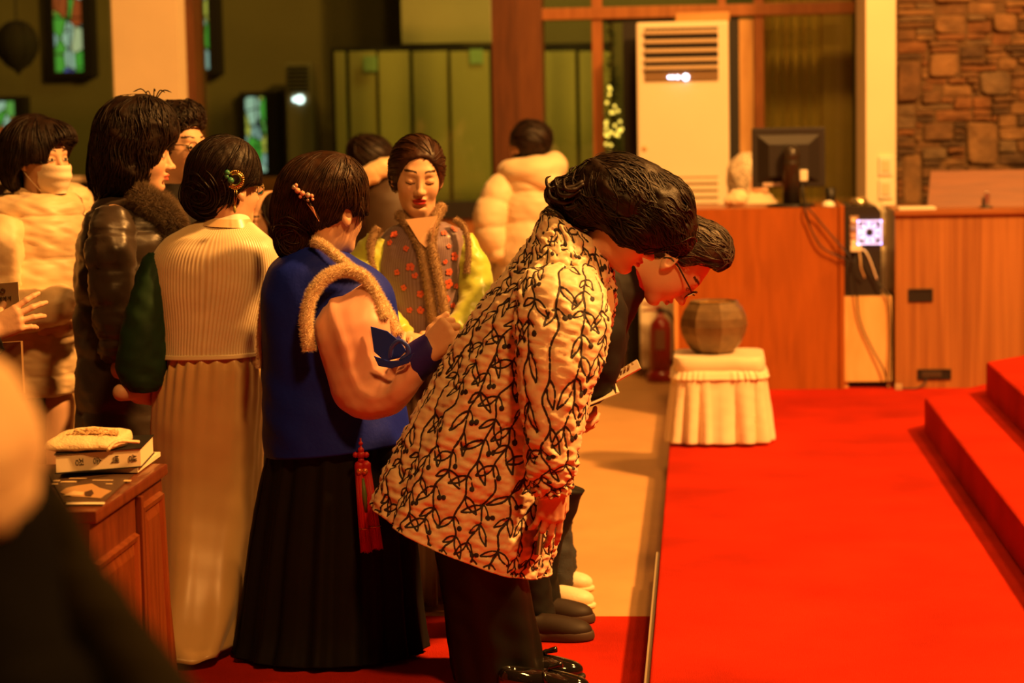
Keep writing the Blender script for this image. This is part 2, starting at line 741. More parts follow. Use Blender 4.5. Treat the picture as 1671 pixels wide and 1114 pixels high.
def hand_parts(wrist, fdir, back, side, curl=(20, 25, 15), sc_=1., h=.0034, spread=5, thumb=(35, 15, 10), skin=SKIN, curls=None, fore=.07, thumb_up=0.):
    """Hand from the wrist along fdir, back of the hand towards `back`; side +1 puts the thumb at +y (a right hand)."""
    f = Field()
    kn = [(.091, .031, .000), (.094, .010, .003), (.089, -.011, .001), (.081, -.030, -.003)]
    for x, y, z in kn:
        f.rc((0.004, y * .62, -.002), (x, y, z), .0165, .0118, k=.016)
    f.rc((.02, .012, -.006), (.06, .022, -.012), .016, .014, k=.016)
    f.rc((.02, -.016, -.008), (.06, -.026, -.010), .014, .011, k=.014)
    f.rc((-fore, 0, 0), (.006, 0, -.001), .027, .0235, k=.02)
    Ls = [(.043, .026, .021), (.047, .030, .023), (.044, .028, .022), (.034, .021, .019)]
    for i, (x, y, z) in enumerate(kn):
        cu = curls[i] if curls else curl
        p = A(x, y, z)
        a = 0.
        w = math.radians((1.5 - i) * spread)
        pts, rs = [p], [.0102]
        for j, L in enumerate(Ls[i]):
            a += math.radians(cu[j] if j < len(cu) else 0)
            d = A(math.cos(a) * math.cos(w), math.sin(w) * max(math.cos(a), .0), -math.sin(a))
            p = p + d * L
            pts.append(p)
            rs.append((.0092, .0083, .0070)[j] * (.9 if i == 3 else 1))
        f.chain(pts, rs, k=.0045)
    t0, t1, t2 = (math.radians(q) for q in thumb)
    p = A(.018, .022, -.008)
    pts, rs, a = [p], [.0150], t0
    zz = -.35 + thumb_up
    for j, L in enumerate((.040, .031, .026)):
        d = A(math.cos(a), math.sin(a), zz)
        d /= np.linalg.norm(d)
        p = p + d * L
        pts.append(p)
        rs.append((.0118, .0100, .0080)[j])
        a -= (t1, t2, 0)[j]
    f.chain(pts, rs, k=.007)
    V, Q = f.surf(h)
    if side < 0:
        V = V * A(1, -1, 1)
        Q = Q[:, ::-1]
    x = np.asarray(fdir, float)
    x = x / np.linalg.norm(x)
    z = np.asarray(back, float)
    z = z - x * (z @ x)
    z /= np.linalg.norm(z)
    R = np.stack([x, np.cross(z, x), z], 1)
    C = np.tile(np.asarray(skin, float), (len(V), 1))
    return np.asarray(wrist) + sc_ * V @ R.T, Q, C


def core_parts(segs, h=.014, skin=SKIN):
    f = Field()
    for a, b, ra, rb in segs:
        f.rc(a, b, ra, rb, k=.03)
    V, Q = f.surf(h)
    return V, Q, np.tile(np.asarray(skin, float), (len(V), 1))


def body(root, parts, name='body'):
    V, Fs, C, k = [], [], [], 0
    for v, q, c in parts:
        V.append(v)
        Fs.append(q + k)
        C.append(c)
        k += len(v)
    m = mk('skin', tuple(SKIN), rough=.5, attr='tint', spec=.35, bump=.05, bscale=90)
    return mesh(name, np.concatenate(V), np.concatenate(Fs), m, root, True, col=np.concatenate(C))


def hair_mat(name='hair_dark', col=(.015, .007, .0035), rough=.5):
    return mk(name, col, rough=rough, spec=.28, var=.5, vscale=30, bump=.15, bscale=160)


def add_locks(mb, fd, flow, n, length, w, seed, lo=None, hi=None, steps=12, lift=.004, jitter=.18, curl=0., keep=None, sides=3):
    steps = min(steps, 11)
    """Tapered strands combed over the implicit hair volume along a flow field."""
    g = np.random.default_rng(seed)
    lo = np.min([p[1] for p in fd.p if p[4] == 1], 0) if lo is None else np.asarray(lo)
    hi = np.max([p[2] for p in fd.p if p[4] == 1], 0) if hi is None else np.asarray(hi)
    P = g.uniform(lo, hi, (n * 14, 3))
    d = fd.ev(P)
    P = P[np.abs(d) < .05]
    for _ in range(4):
        P = P - fd.grad(P) * fd.ev(P)[:, None]
    P = P[np.abs(fd.ev(P)) < .004]
    if keep is not None:
        P = P[keep(P)]
    P = P[:n]
    n = len(P)
    if n == 0:
        return
    ph = g.uniform(0, 6.28, n)
    jit = g.normal(size=(n, 3)) * jitter
    Ln = length * g.uniform(.55, 1.25, n)
    path_ = []
    for i in range(steps + 1):
        N = fd.grad(P)
        lf = lift * (.2 + .9 * np.sin(math.pi * (i + .5) / (steps + 1))) * (1 + .5 * np.sin(ph))
        path_.append(P + N * lf[:, None])
        D = flow(P) + jit
        if curl:
            D = D + curl * np.cross(N, D) * np.sin(ph + i * .9)[:, None]
        D = D - N * (D * N).sum(1)[:, None]
        D /= np.linalg.norm(D, axis=1)[:, None] + 1e-9
        P = P + D * (Ln / steps)[:, None]
        P = P - fd.grad(P) * fd.ev(P)[:, None]
    X = np.stack(path_, 1)                                   # n, steps+1, 3
    T = np.gradient(X, axis=1)
    T /= np.linalg.norm(T, axis=2)[..., None] + 1e-9
    Nn = fd.grad(X.reshape(-1, 3)).reshape(X.shape)
    B = np.cross(T, Nn)
    B /= np.linalg.norm(B, axis=2)[..., None] + 1e-9
    Nn = np.cross(B, T)
    ti = np.linspace(0, 1, steps + 1)
    r = (w * g.uniform(.5, 1.3, n))[:, None] * np.sqrt(np.clip(np.sin(math.pi * (.06 + .93 * ti)), 0.02, 1))[None]
    V = np.stack([X + (math.cos(a) * B + .6 * math.sin(a) * Nn) * r[..., None] for a in 2 * math.pi * np.arange(sides) / sides], 2)
    base = len(mb.V)
    mb.V += V.reshape(-1, 3).tolist()
    i, j, k = np.meshgrid(np.arange(n), np.arange(steps), np.arange(sides), indexing='ij')
    k2 = (k + 1) % sides
    id_ = lambda j, k: base + (i * (steps + 1) + j) * sides + k
    mb.F += np.stack([id_(j, k), id_(j, k2), id_(j + 1, k2), id_(j + 1, k)], -1).reshape(-1, 4).tolist()


def hair(root, fd, h, m, locks=(), warp=None, name='hair'):
    V, Q = fd.surf(h, warp)
    mb = MB()
    mb.V = V.tolist()
    mb.F = Q.tolist()
    for L in locks:
        add_locks(mb, fd, **L)
    o = mesh(name, mb.V, mb.F, m, root, True)
    return o


def fur_tube(root, pts, r, m, n=1400, ln=.016, name='fur_trim', seed=1, seg=40, flat=1.):
    n, ln = int(n * 7), ln * .75
    """Fur edging: a soft tube with a coat of short tapering hairs."""
    P = path(pts, seg)
    V, Fs = tube(P, r * .8, 10)
    mb = MB().add(V, Fs)
    g = np.random.default_rng(seed)
    V = np.asarray(V).reshape(seg, 10, 3)
    i = g.integers(0, seg, n)
    k = g.integers(0, 10, n)
    f0 = g.uniform(0, 1, n)[:, None]
    i2 = np.clip(i + 1, 0, seg - 1)
    k1, fk = (k + 1) % 10, g.uniform(0, 1, n)[:, None]
    base = (V[i, k] * (1 - f0) + V[i2, k] * f0) * (1 - fk) + (V[i, k1] * (1 - f0) + V[i2, k1] * f0) * fk
    ctr = P[i] * (1 - f0) + P[i2] * f0
    N = base - ctr
    N /= np.linalg.norm(N, axis=1)[:, None] + 1e-9
    T = np.gradient(P, axis=0)[i]
    T /= np.linalg.norm(T, axis=1)[:, None] + 1e-9
    d = N + T * g.normal(0, .7, n)[:, None] + g.normal(0, .45, (n, 3))
    d /= np.linalg.norm(d, axis=1)[:, None]
    tip = base + d * (ln * g.uniform(.5, 1.2, n))[:, None]
    sd = np.cross(d, g.normal(size=(n, 3)))
    sd = sd / (np.linalg.norm(sd, axis=1)[:, None] + 1e-9) * .0007
    b0 = len(mb.V)
    X = np.stack([base - sd - N * .002, base + sd - N * .002, tip], 1)
    mb.V += X.reshape(-1, 3).tolist()
    mb.F += [(b0 + 3 * q, b0 + 3 * q + 1, b0 + 3 * q + 2) for q in range(n)]
    return mesh(name, mb.V, mb.F, m, root, True)


def shoe(root, heel, d, L, m, msole, kind='shoe', ht=.075, wd=.04):
    """Shoe resting on the floor: heel point on the ground, d the way the toe points (xy)."""
    d = np.asarray((d[0], d[1], 0), float)
    d /= np.linalg.norm(d)
    R = np.stack([d, A(-d[1], d[0], 0), A(0, 0, 1)], 1)
    f = Field()
    k = L / .25
    f.el((.045 * k, 0, .045), (.045 * k, wd * .85, .05 * ht / .075), k=.02)
    f.el((.11 * k, 0, .035), (.08 * k, wd * .9, .042 * ht / .075), k=.03)
    f.el((.185 * k, 0, .028), (.062 * k, wd * 1.08, .034 * ht / .075), k=.03)
    f.el((.055 * k, 0, .105), (.040 * k, wd * .62, .048), k=.012, op=-1)
    f.bx((.12 * k, 0, -.04), (.3, .2, .052), op=-1, k=.006)
    V, Q = f.surf(.004)
    o = mesh('shoe', np.asarray(heel) + V @ R.T, Q, m, root, True)
    g = Field()
    g.el((.05 * k, 0, .012), (.052 * k, wd * .9, .05), k=.02)
    g.el((.12 * k, 0, .012), (.09 * k, wd * .92, .05), k=.03)
    g.el((.188 * k, 0, .012), (.066 * k, wd * 1.13, .05), k=.03)
    th = .030 if kind == 'clog' else .016
    g.bx((.12 * k, 0, -.05), (.3, .2, .0502), op=-1, k=.002)
    g.bx((.12 * k, 0, th + .05), (.3, .2, .05), op=-1, k=.004)
    V, Q = g.surf(.004)
    s = mesh('sole', np.asarray(heel) + V @ R.T, Q, msole, o, True)
    return o, R


def glasses(root, c, fwd, up, s, m, mlens, name='glasses', thin=.0016):
    R = frame(fwd, up)
    w = lambda *p: c + s * R @ A(*p)
    mb = MB()
    for sd in (1, -1):
        ring = [w(.108 - .006 * abs(math.cos(a)), sd * (.033 + .023 * math.cos(a)), -.002 + .019 * math.sin(a)) for a in np.linspace(0, 2 * math.pi, 25)]
        mb.tube(ring, thin, 6, False)
        mb.tube([w(.100, sd * .056, .006), w(.085, sd * .074, .008), w(.02, sd * .081, .006), w(-.012, sd * .083, -.002), w(-.022, sd * .08, -.02)], thin * 1.3, 6)
    mb.tube([w(.106, .010, .004), w(.112, 0, .007), w(.106, -.010, .004)], thin, 6)
    o = mb.build(name, m, root, True)
    lb = MB()
    for sd in (1, -1):
        pts = [w(.108 - .006 * abs(math.cos(a)), sd * (.033 + .022 * math.cos(a)), -.002 + .018 * math.sin(a)) for a in np.linspace(0, 2 * math.pi, 24, endpoint=False)]
        off = R @ A(.0012, 0, 0)
        n = len(pts)
        lb.add([p for p in pts] + [p + off for p in pts], [tuple(range(n))[::-1], tuple(range(n, 2 * n))] + [(i, (i + 1) % n, n + (i + 1) % n, n + i) for i in range(n)])
    lb.build('lens', mlens, o, False)
    return o


def text_mesh(body_, size, m, parent, M4, name='lettering', extrude=.0004, align='CENTER'):
    cu = bpy.data.curves.new(name, 'FONT')
    cu.body = body_
    cu.size = size
    cu.extrude = extrude
    cu.align_x = align
    cu.align_y = 'CENTER'
    tmp = bpy.data.objects.new('tmp', cu)
    COL.objects.link(tmp)
    dg = bpy.context.evaluated_depsgraph_get()
    me = bpy.data.meshes.new_from_object(tmp.evaluated_get(dg))
    bpy.data.objects.remove(tmp)
    me.transform(M4)
    me.transform(Matrix.Translation(-Vector(origin(parent))))
    me.materials.clear()
    me.materials.append(m)
    o = bpy.data.objects.new(name, me)
    return link(o, parent)


def basis(o, x, y):
    x, y = Vector(x).normalized(), Vector(y).normalized()
    z = x.cross(y)
    M4 = Matrix.Identity(4)
    for i in range(3):
        M4[i][0], M4[i][1], M4[i][2], M4[i][3] = x[i], y[i], z[i], o[i]
    return M4


def puff(nb, amp, seed=0, wr=.004, freq=6, ph=0.):
    """Displacement of a quilted down jacket: soft baffles with creases between them."""
    def d(th, v, P):
        return amp * (np.abs(np.sin(math.pi * (v * nb + ph))) ** .55 - .6) + wr * wob(P, freq, seed) + wr * .5 * wob(P * A(1, 1, 2.2), freq * 2.3, seed + 1)
    return d


def folds(n, amp, seed=0, grow=1., wr=.003, freq=5, base=0.):
    """Vertical folds of a skirt that deepen downwards."""
    g = np.random.default_rng(seed)
    ph = g.uniform(0, 6.28, 4)

    def d(th, v, P):
        w = amp * (base + v ** grow)
        s = np.sin(n * th + ph[0] + .6 * np.sin(2 * th + ph[1])) + .5 * np.sin((n * 1.618 // 1) * th + ph[2])
        return w * s + wr * wob(P, freq, seed)
    return d


def wrinkle(amp, freq=5, seed=0, ax=(1, 1, 1)):
    return lambda th, v, P: amp * wob(P * A(*ax), freq, seed) + amp * .5 * wob(P * A(*ax), freq * 2.4, seed + 5)

# ================================================================== SETTING
def pbox(x0, y0, x1, y1, Y0, Y1):
    """World box whose front face (at depth Y0) covers the given pixels."""
    a, b = at(x0, (y0 + y1) / 2, Y0)[0], at(x1, (y0 + y1) / 2, Y0)[0]
    z1, z0 = at((x0 + x1) / 2, y0, Y0)[2], at((x0 + x1) / 2, y1, Y0)[2]
    return a, b, Y0, Y1, z0, z1


def struct(name, o=None):
    o['kind'] = 'structure'
    return o


tan_floor = mk('tan_floor', (.58, .335, .135), rough=.5, var=.06, vscale=5, bump=.03, bscale=40, pattern=blotches(160, .62, .75), col2=(.44, .24, .09))
carpet = mk('red_carpet', (.53, .025, .006), rough=.95, spec=.05, var=.22, vscale=2.6, bump=.7, bscale=420)
cream = mk('cream_plaster', (.80, .68, .48), rough=.7, var=.05, vscale=3, bump=.04, bscale=60)
dark_base = mk('dark_base', (.16, .085, .04), rough=.5)
frame_wood = wood('frame_wood', (.36, .135, .035), (.27, .095, .022), scale=(2, 2, .25))
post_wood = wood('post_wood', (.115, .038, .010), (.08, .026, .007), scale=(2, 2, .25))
black = mk('black_paint', (.012, .010, .008), rough=.5)
blackp = mk('black_plastic', (.014, .011, .009), rough=.5)
olive_wall = mk('olive_wall', (.19, .185, .075), rough=.8, var=.12, vscale=1.2)
white_p = mk('white_plastic', (.86, .80, .66), rough=.4)
chrome = mk('grey_metal', (.6, .56, .5), rough=.3, metal=1)

fl = box('floor', tan_floor, None, -7, 4.2, 1.0, 20, -.1, 0)
struct('floor', fl)
rn = box('carpet_runner', carpet, None, -3.6, -.16, 2.4, onz(870, 1005, .006)[1], .0005, .006)
tag(rn, 'red carpet runner lying on the tan floor beside the platform', 'carpet')

HP, HS = .15, .16


def slab(name, poly, z0, z1, m, bev=.018):
    bm = bmesh.new()
    vs = [bm.verts.new((x, y, z0)) for x, y in poly]
    f = bm.faces.new(vs)
    r = bmesh.ops.extrude_face_region(bm, geom=[f])
    for v in r['geom']:
        if isinstance(v, bmesh.types.BMVert):
            v.co.z = z1
    bmesh.ops.recalc_face_normals(bm, faces=bm.faces)
    e = [q for q in bm.edges if all(abs(v.co.z - z1) < 1e-6 for v in q.verts)]
    bmesh.ops.bevel(bm, geom=e, offset=bev, segments=4, affect='EDGES', profile=.6)
    return struct(name, MB().bm(bm).build(name, m, None, True, sharp=40))


slab('platform', [(-.142, 2.2), (4.2, 2.2), (4.2, 12.9), (-.142, 12.9)], 0, HP, carpet, .012)
slab('platform_step', [(1.02, 2.2), (4.2, 2.2), (4.2, 11.2), (1.75, 11.2), (1.02, 10.12)], HP, HP + HS, carpet)
slab('platform_step', [(1.30, 2.2), (4.2, 2.2), (4.2, 11.0), (1.98, 11.0), (1.30, 10.14)], HP + HS, HP + 2 * HS, carpet)
struct('trim_1', box('trim_1', mk('edge_strip', (.42, .34, .24), rough=.45, metal=.3), None, -.158, -.1425, 2.2, 7.5, 0, .128, .003))

# window wall at the back ------------------------------------------------
WY = 14.0
zs = at(760, 392, WY)[2]
struct('wall_back', box('wall_back', cream, None, -7, 1.05, WY, WY + .2, 0, zs))
struct('baseboard_back', box('baseboard_back', dark_base, None, -7, 1.05, WY - .025, WY, 0, .115))
a, b, _, _, z0, z1 = pbox(290, 331, 886, 358, WY, WY)
struct('window_sill', box('window_sill', black, None, a, b, WY - .06, WY + .14, z0, z1))
struct('window_ledge', box('window_ledge', frame_wood, None, -7, 1.0, WY - .03, WY + .18, zs, z0, .005))
ZT = 3.3


def upright(name, x0, x1, y, Y0, Y1, m, z0=0, z1=ZT, bev=.004):
    xa, xb = at(x0, y, Y0)[0], at(x1, y, Y0)[0]
    return struct(name, box(name, m, None, xa, xb, Y0, Y1, z0, z1, bev))


upright('pillar', 183, 291, 60, 13.6, 14.15, cream)
upright('window_post', 292, 317, 60, 13.8, 14.1, post_wood)
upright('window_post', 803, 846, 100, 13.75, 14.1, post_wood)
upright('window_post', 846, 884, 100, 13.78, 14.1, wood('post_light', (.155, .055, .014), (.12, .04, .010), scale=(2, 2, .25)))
upright('window_post', 967, 984, 150, 13.92, 14.06, frame_wood, zs)
upright('window_post', 1231, 1247, 150, 13.92, 14.06, frame_wood, zs)
upright('window_post', 1398, 1414, 150, 13.7, 14.1, black)
upright('pillar', 1413, 1462, 150, 12.62, 13.4, mk('bright_plaster', (.86, .76, .55), rough=.65, var=.03, vscale=3))
a, b, _, _, z0b, z1b = pbox(880, 8, 1402, 27, 13.9, 14.08)
struct('window_beam', box('window_beam', frame_wood, None, a, b, 13.9, 14.08, z0b, z1b, .004))
struct('window_beam', box('window_beam', frame_wood, None, at(1172, 4, 13.95)[0], at(1184, 4, 13.95)[0], 13.95, 14.05, z1b, ZT))

gl = bpy.data.materials.new('window_glass')
gl.use_nodes = True
N, L = gl.node_tree.nodes, gl.node_tree.links
N.remove(N['Principled BSDF'])
tr, gs, mx, fr = N.new('ShaderNodeBsdfTransparent'), N.new('ShaderNodeBsdfGlossy'), N.new('ShaderNodeMixShader'), N.new('ShaderNodeMapRange')
lw = N.new('ShaderNodeLayerWeight')
lw.inputs[0].default_value = .3
L.new(lw.outputs['Facing'], fr.inputs[0])
fr.inputs[1].default_value, fr.inputs[2].default_value, fr.inputs[3].default_value, fr.inputs[4].default_value = .2, 1., .045, .7
tr.inputs[0].default_value = (.80, .86, .72, 1)
gs.inputs['Roughness'].default_value = .02
L.new(fr.outputs[0], mx.inputs[0])
L.new(tr.outputs[0], mx.inputs[1])
L.new(gs.outputs[0], mx.inputs[2])
L.new(mx.outputs[0], N['Material Output'].inputs[0])


def pane(x0, x1, z0, z1, k, Y=14.0):
    w = struct('', box('window_%d' % k, gl, None, x0, x1, Y - .003, Y + .003, z0, z1))
    return w


zsill = at(760, 331, WY)[2]
X = lambda px, py=150, Y=14.0: at(px, py, Y)[0]
pane(-7, X(183), zs + .02, ZT, 1)
pane(X(317), X(803), zsill, ZT, 2)
pane(X(884), X(967), zsill, z0b, 3)
pane(X(984), X(1231), zsill, z0b, 4, 14.05)
pane(X(1247), X(1398), zsill, z0b, 5)
pane(X(884), X(1398), z1b, ZT, 6)

# curtain and panel just behind the right-hand pane
cu_ = thing('curtain', 'olive-tan curtain behind the right-hand window pane above the monitor', 'curtain', (X(1295, 300, 14.45), 14.45, 0))
xa_, xb_ = X(1236, 200, 14.45), X(1342, 200, 14.45)
cv_, cf_ = [], []
for j in range(13):
    for i in range(61):
        cv_.append((xa_ + (xb_ - xa_) * i / 60, 14.45 + .035 * math.sin(i * .75) * (.6 + .4 * j / 12) + .012 * math.sin(i * 1.9), .05 + 3.2 * j / 12))
cf_ = [(j * 61 + i, j * 61 + i + 1, (j + 1) * 61 + i + 1, (j + 1) * 61 + i) for j in range(12) for i in range(60)]
mesh('cloth', cv_, cf_, mk('curtain_olive', (.80, .56, .20), rough=.8), cu_, True)
MB().tube([(xa_ - .05, 14.45, 3.26), (xb_ + .05, 14.45, 3.26)], .015, 8).build('rail', black, cu_)
struct('wall_end', box('wall_end', mk('end_tan', (.80, .50, .20), rough=.7, var=.05), None, X(1342, 200, 14.4), 1.35, 14.4, 14.5, 0, ZT))

# room behind the glass -----------------------------------------------------
BY = 18.0
struct('wall_far', box('wall_far', olive_wall, None, -9, 3, BY, BY + .2, 0, 4.2))
struct('wall_far_side', box('wall_far_side', olive_wall, None, 1.35, 1.5, 14.3, BY, 0, 4.2))
struct('ceiling', box('ceiling', olive_wall, None, -9, 3, 14.15, BY + .2, 4.2, 4.3))


def glass_mat(i):
    """Leaded colour glass lit by the daylight behind it."""
    m = bpy.data.materials.new('stained_glass')
    m.use_nodes = True
    N, L = m.node_tree.nodes, m.node_tree.links
    b = N['Principled BSDF']
    b.inputs['Base Color'].default_value = (.05, .05, .05, 1)
    tc = N.new('ShaderNodeTexCoord')
    mp = N.new('ShaderNodeMapping')
    mp.inputs['Location'].default_value = (i * 3.7, i * 1.3, i * 2.1)
    mp.inputs['Scale'].default_value = (1.6, 1, 1)
    L.new(tc.outputs['Object'], mp.inputs[0])
    v1, v2, rp = N.new('ShaderNodeTexVoronoi'), N.new('ShaderNodeTexVoronoi'), N.new('ShaderNodeValToRGB')
    v2.feature = 'DISTANCE_TO_EDGE'
    for v in (v1, v2):
        v.inputs['Scale'].default_value = 6
        L.new(mp.outputs[0], v.inputs['Vector'])
    sp = N.new('ShaderNodeSeparateColor')
    L.new(v1.outputs['Color'], sp.inputs[0])
    rp.color_ramp.interpolation = 'CONSTANT'
    cs = [(0, (.55, .8, .75)), (.2, (.1, .5, .06)), (.36, (.75, .7, .12)), (.5, (.4, .62, .68)), (.66, (.2, .55, .12)), (.78, (.5, .08, .02)), (.88, (.12, .16, .7)), (.93, (.7, .75, .5))]
    el = rp.color_ramp.elements
    for k, (p, c) in enumerate(cs):
        e = el[k] if k < 2 else el.new(p)
        e.position = p
        e.color = (*c, 1)
    L.new(sp.outputs[0], rp.inputs[0])
    gt = N.new('ShaderNodeMath')
    gt.operation = 'GREATER_THAN'
    gt.inputs[1].default_value = .035
    L.new(v2.outputs['Distance'], gt.inputs[0])
    mu = N.new('ShaderNodeMath')
    mu.operation = 'MULTIPLY'
    mu.inputs[1].default_value = .75
    L.new(gt.outputs[0], mu.inputs[0])
    L.new(rp.outputs[0], b.inputs['Emission Color'])
    L.new(mu.outputs[0], b.inputs['Emission Strength'])
    return m


SG = [(86, -150, 134, 117, 150, 'stained glass window high on the olive wall, left of the cream pillar'),
      (322, -150, 340, 113, 357, 'narrow stained glass window high on the olive wall, just right of the cream pillar'),
      (-60, 166, 28, 260, 44, 'low stained glass window behind the masked woman in the cream coat'),
      (402, 158, 436, 280, 456, 'low stained glass window above the ivory-vested woman with the hairpin')]
for i, (x0, y0, x1, y1, x2, lab) in enumerate(SG):
    Yg = BY - .12
    a, b, _, _, z0, z1 = pbox(x0, y0, x1, y1, Yg, Yg)
    a2, b2, _, _, _, _ = pbox(x1, y0, x2, y1, Yg, Yg)
    w = thing('stained_glass_window', lab, 'window', (a, BY, z0))
    box('leaded_glass', glass_mat(i), w, a, b, Yg, Yg + .02, z0, z1)
    mb = MB()
    t = .04
    mb.box(a - t, a, Yg - .03, BY, z0 - t, z1 + t).box(b, b2, Yg - .06, BY, z0 - t, z1 + t).box(a, b, Yg - .03, BY, z1, z1 + t).box(a, b, Yg - .03, BY, z0 - t, z0)
    mb.build('frame', black, w)
    mb = MB()
    for q in (.33, .62):
        mb.box(a, b, Yg - .008, Yg, z0 + (z1 - z0) * q - .006, z0 + (z1 - z0) * q + .006)
    mb.box((a + b) / 2 - .006, (a + b) / 2 + .006, Yg - .008, Yg, z0, z1)
    mb.build('lead_bars', black, w)

# dark round shape hung in the far room
c = at(28, 72, 16.6)
g = thing('hanging_lantern', 'big dark round lantern tapering to a point, hung behind the left window', 'lantern', (c[0], c[1], c[2] - .25))
dk = mk('dark_paper', (.035, .03, .018), rough=.8)
prof = [(.004, -.235), (.03, -.20), (.10, -.155)] + [(.165 * math.cos(t), .175 * math.sin(t)) for t in np.linspace(-.75, 1.45, 14)]
MB().lathe(prof, c, 28).build('shade', dk, g, True)
MB().tube([c + A(0, 0, .16), c + A(0, 0, 4.2 - c[2])], .008).build('cord', black, g)
for k in range(7):
    a_ = k * math.pi * 2 / 7
    MB().tube([c + A(.168 * math.cos(t) * math.cos(a_), .168 * math.cos(t) * math.sin(a_), .178 * math.sin(t)) for t in np.linspace(-.75, 1.4, 10)], .004, 5).build('rib', black, g, True)

# folding partition of pale panels
prt = thing('folding_partition', 'pale green folding partition of tall panels seen through the window', 'partition', (X(670, 330, 16.4), 16.4, 0))
pm = mk('partition_panel', (.50, .50, .19), rough=.55, var=.08, vscale=1.5)
pts = [545, 568, 617, 672, 734, 803, 880, 943, 1002]
for i in range(8):
    a, b = X(pts[i] + 3, 200, 16.4), X(pts[i + 1] - 3, 200, 16.4)
    zt = at(pts[i], 84, 16.4)[2]
    box('panel', pm, prt, a, b, 16.4 + .03 * (i % 2), 16.44 + .03 * (i % 2), .02, zt, .006)
box('frame', black, prt, X(540, 200, 16.4), X(1002, 200, 16.4), 16.48, 16.52, 0, at(640, 76, 16.4)[2])
for i, (x, y) in enumerate(((604, 104), (777, 92))):
    a, b, _, _, z0, z1 = pbox(x - 11, y - 12, x + 11, y + 12, 16.38, 16.39)
    nt = box('notice_sheet', mk('notice_green', (.35, .62, .3), rough=.6), None, a, b, 16.385, 16.398, z0, z1, loc=None)  # green lit patch put in as a flat coloured plate
    tag(nt, ['small green notice sheet on the partition, above the lavender vest woman and to the left', 'small pale notice sheet on the partition, close by the brown wooden post'][i], 'notice')
# upper wall bay over the partition
struct('wall_bulkhead', box('wall_bulkhead', mk('bulkhead', (.45, .42, .22), rough=.8, var=.15, vscale=1), None, X(655, 30, 16.6), X(866, 30, 16.6), 16.6, 16.7, at(640, 72, 16.6)[2], 4.2))
# wooden bench back in the far room
bp = thing('bench', 'long brown wooden bench back behind the left window', 'bench', (X(300, 330, 15.2), 15.2, 0))
a, b, _, _, z0, z1 = pbox(-60, 292, 552, 330, 15.2, 15.2)
box('backrest', wood('bench_wood', (.22, .085, .025), (.15, .055, .015), scale=(.3, 2, 2)), bp, a, b, 15.2, 15.25, z0 - .25, z1, .01)
for q in np.linspace(.03, .97, 6):
    xx = a + (b - a) * q
    box('leg', MATS['bench_wood'], bp, xx - .03, xx + .03, 15.2, 15.55, 0, z0 - .1, .006)
box('seat', MATS['bench_wood'], bp, a, b, 15.22, 15.6, .40, .44, .008)
# light cream rail on the left
tag(box('wall_rail', cream, None, -7, X(183, 292), 13.9, 13.95, at(140, 296, 13.9)[2], at(140, 287, 13.9)[2], .004), 'cream horizontal rail across the left window', 'rail')

# air conditioner and display reflected in the glass, added as a solid unit
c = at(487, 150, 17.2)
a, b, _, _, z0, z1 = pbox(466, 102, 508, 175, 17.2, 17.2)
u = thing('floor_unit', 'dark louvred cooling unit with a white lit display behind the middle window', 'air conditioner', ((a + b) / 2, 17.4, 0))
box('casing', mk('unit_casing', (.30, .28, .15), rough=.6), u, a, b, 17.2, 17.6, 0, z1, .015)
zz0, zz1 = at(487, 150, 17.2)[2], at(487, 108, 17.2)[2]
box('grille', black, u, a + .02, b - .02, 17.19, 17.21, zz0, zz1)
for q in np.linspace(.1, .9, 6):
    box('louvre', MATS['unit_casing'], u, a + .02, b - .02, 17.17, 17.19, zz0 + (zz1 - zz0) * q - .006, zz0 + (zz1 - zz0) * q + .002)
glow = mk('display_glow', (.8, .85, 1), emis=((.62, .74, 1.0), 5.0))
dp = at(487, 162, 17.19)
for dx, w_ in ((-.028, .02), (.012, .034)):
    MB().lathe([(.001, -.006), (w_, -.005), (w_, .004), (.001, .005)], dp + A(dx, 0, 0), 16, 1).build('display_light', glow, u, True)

# lights reflected in the fourth pane, added as a slim tree with bulbs
tx, ty = X(1000, 200, 14.8), 14.8
tree = thing('lighted_tree', 'slim dark tree wrapped in golden fairy lights behind the glass, left of the cooler', 'tree', (tx, ty, 0))
MB().tube([(tx, ty, 0), (tx, ty, 2.25)], [.02, .008], 8).build('trunk', mk('bark', (.05, .03, .015), rough=.9), tree, True)
mb = MB()
g_ = np.random.default_rng(8)
for q in range(420):
    z = g_.uniform(.6, 2.25)
    an, R_ = g_.uniform(0, 6.28), .02 + .085 * (2.35 - z) / 1.7
    p = A(tx, ty, z)
    d = A(math.cos(an), math.sin(an), -.25) * R_ * 1.3
    sd = A(-math.sin(an), math.cos(an), .3) * .012
    mb.add([p, p + d * .6 + sd, p + d, p + d * .6 - sd], [(0, 1, 2, 3)])
tag(mb.build('needles', mk('needle_green', (.03, .05, .012), rough=.7), tree), kind='stuff')
bulb_m = mk('fairy_glow', (1, .7, .2), emis=((1.0, .58, .10), 3.2))
for q in range(26):
    py = g_.uniform(136, 252)
    p = at(g_.uniform(986, 1015), py, ty - .1)
    MB().lathe([(.001, -.011), (.009, -.006), (.011, 0), (.007, .008), (.001, .012)], p, 8).build('bulb', bulb_m, tree, True)

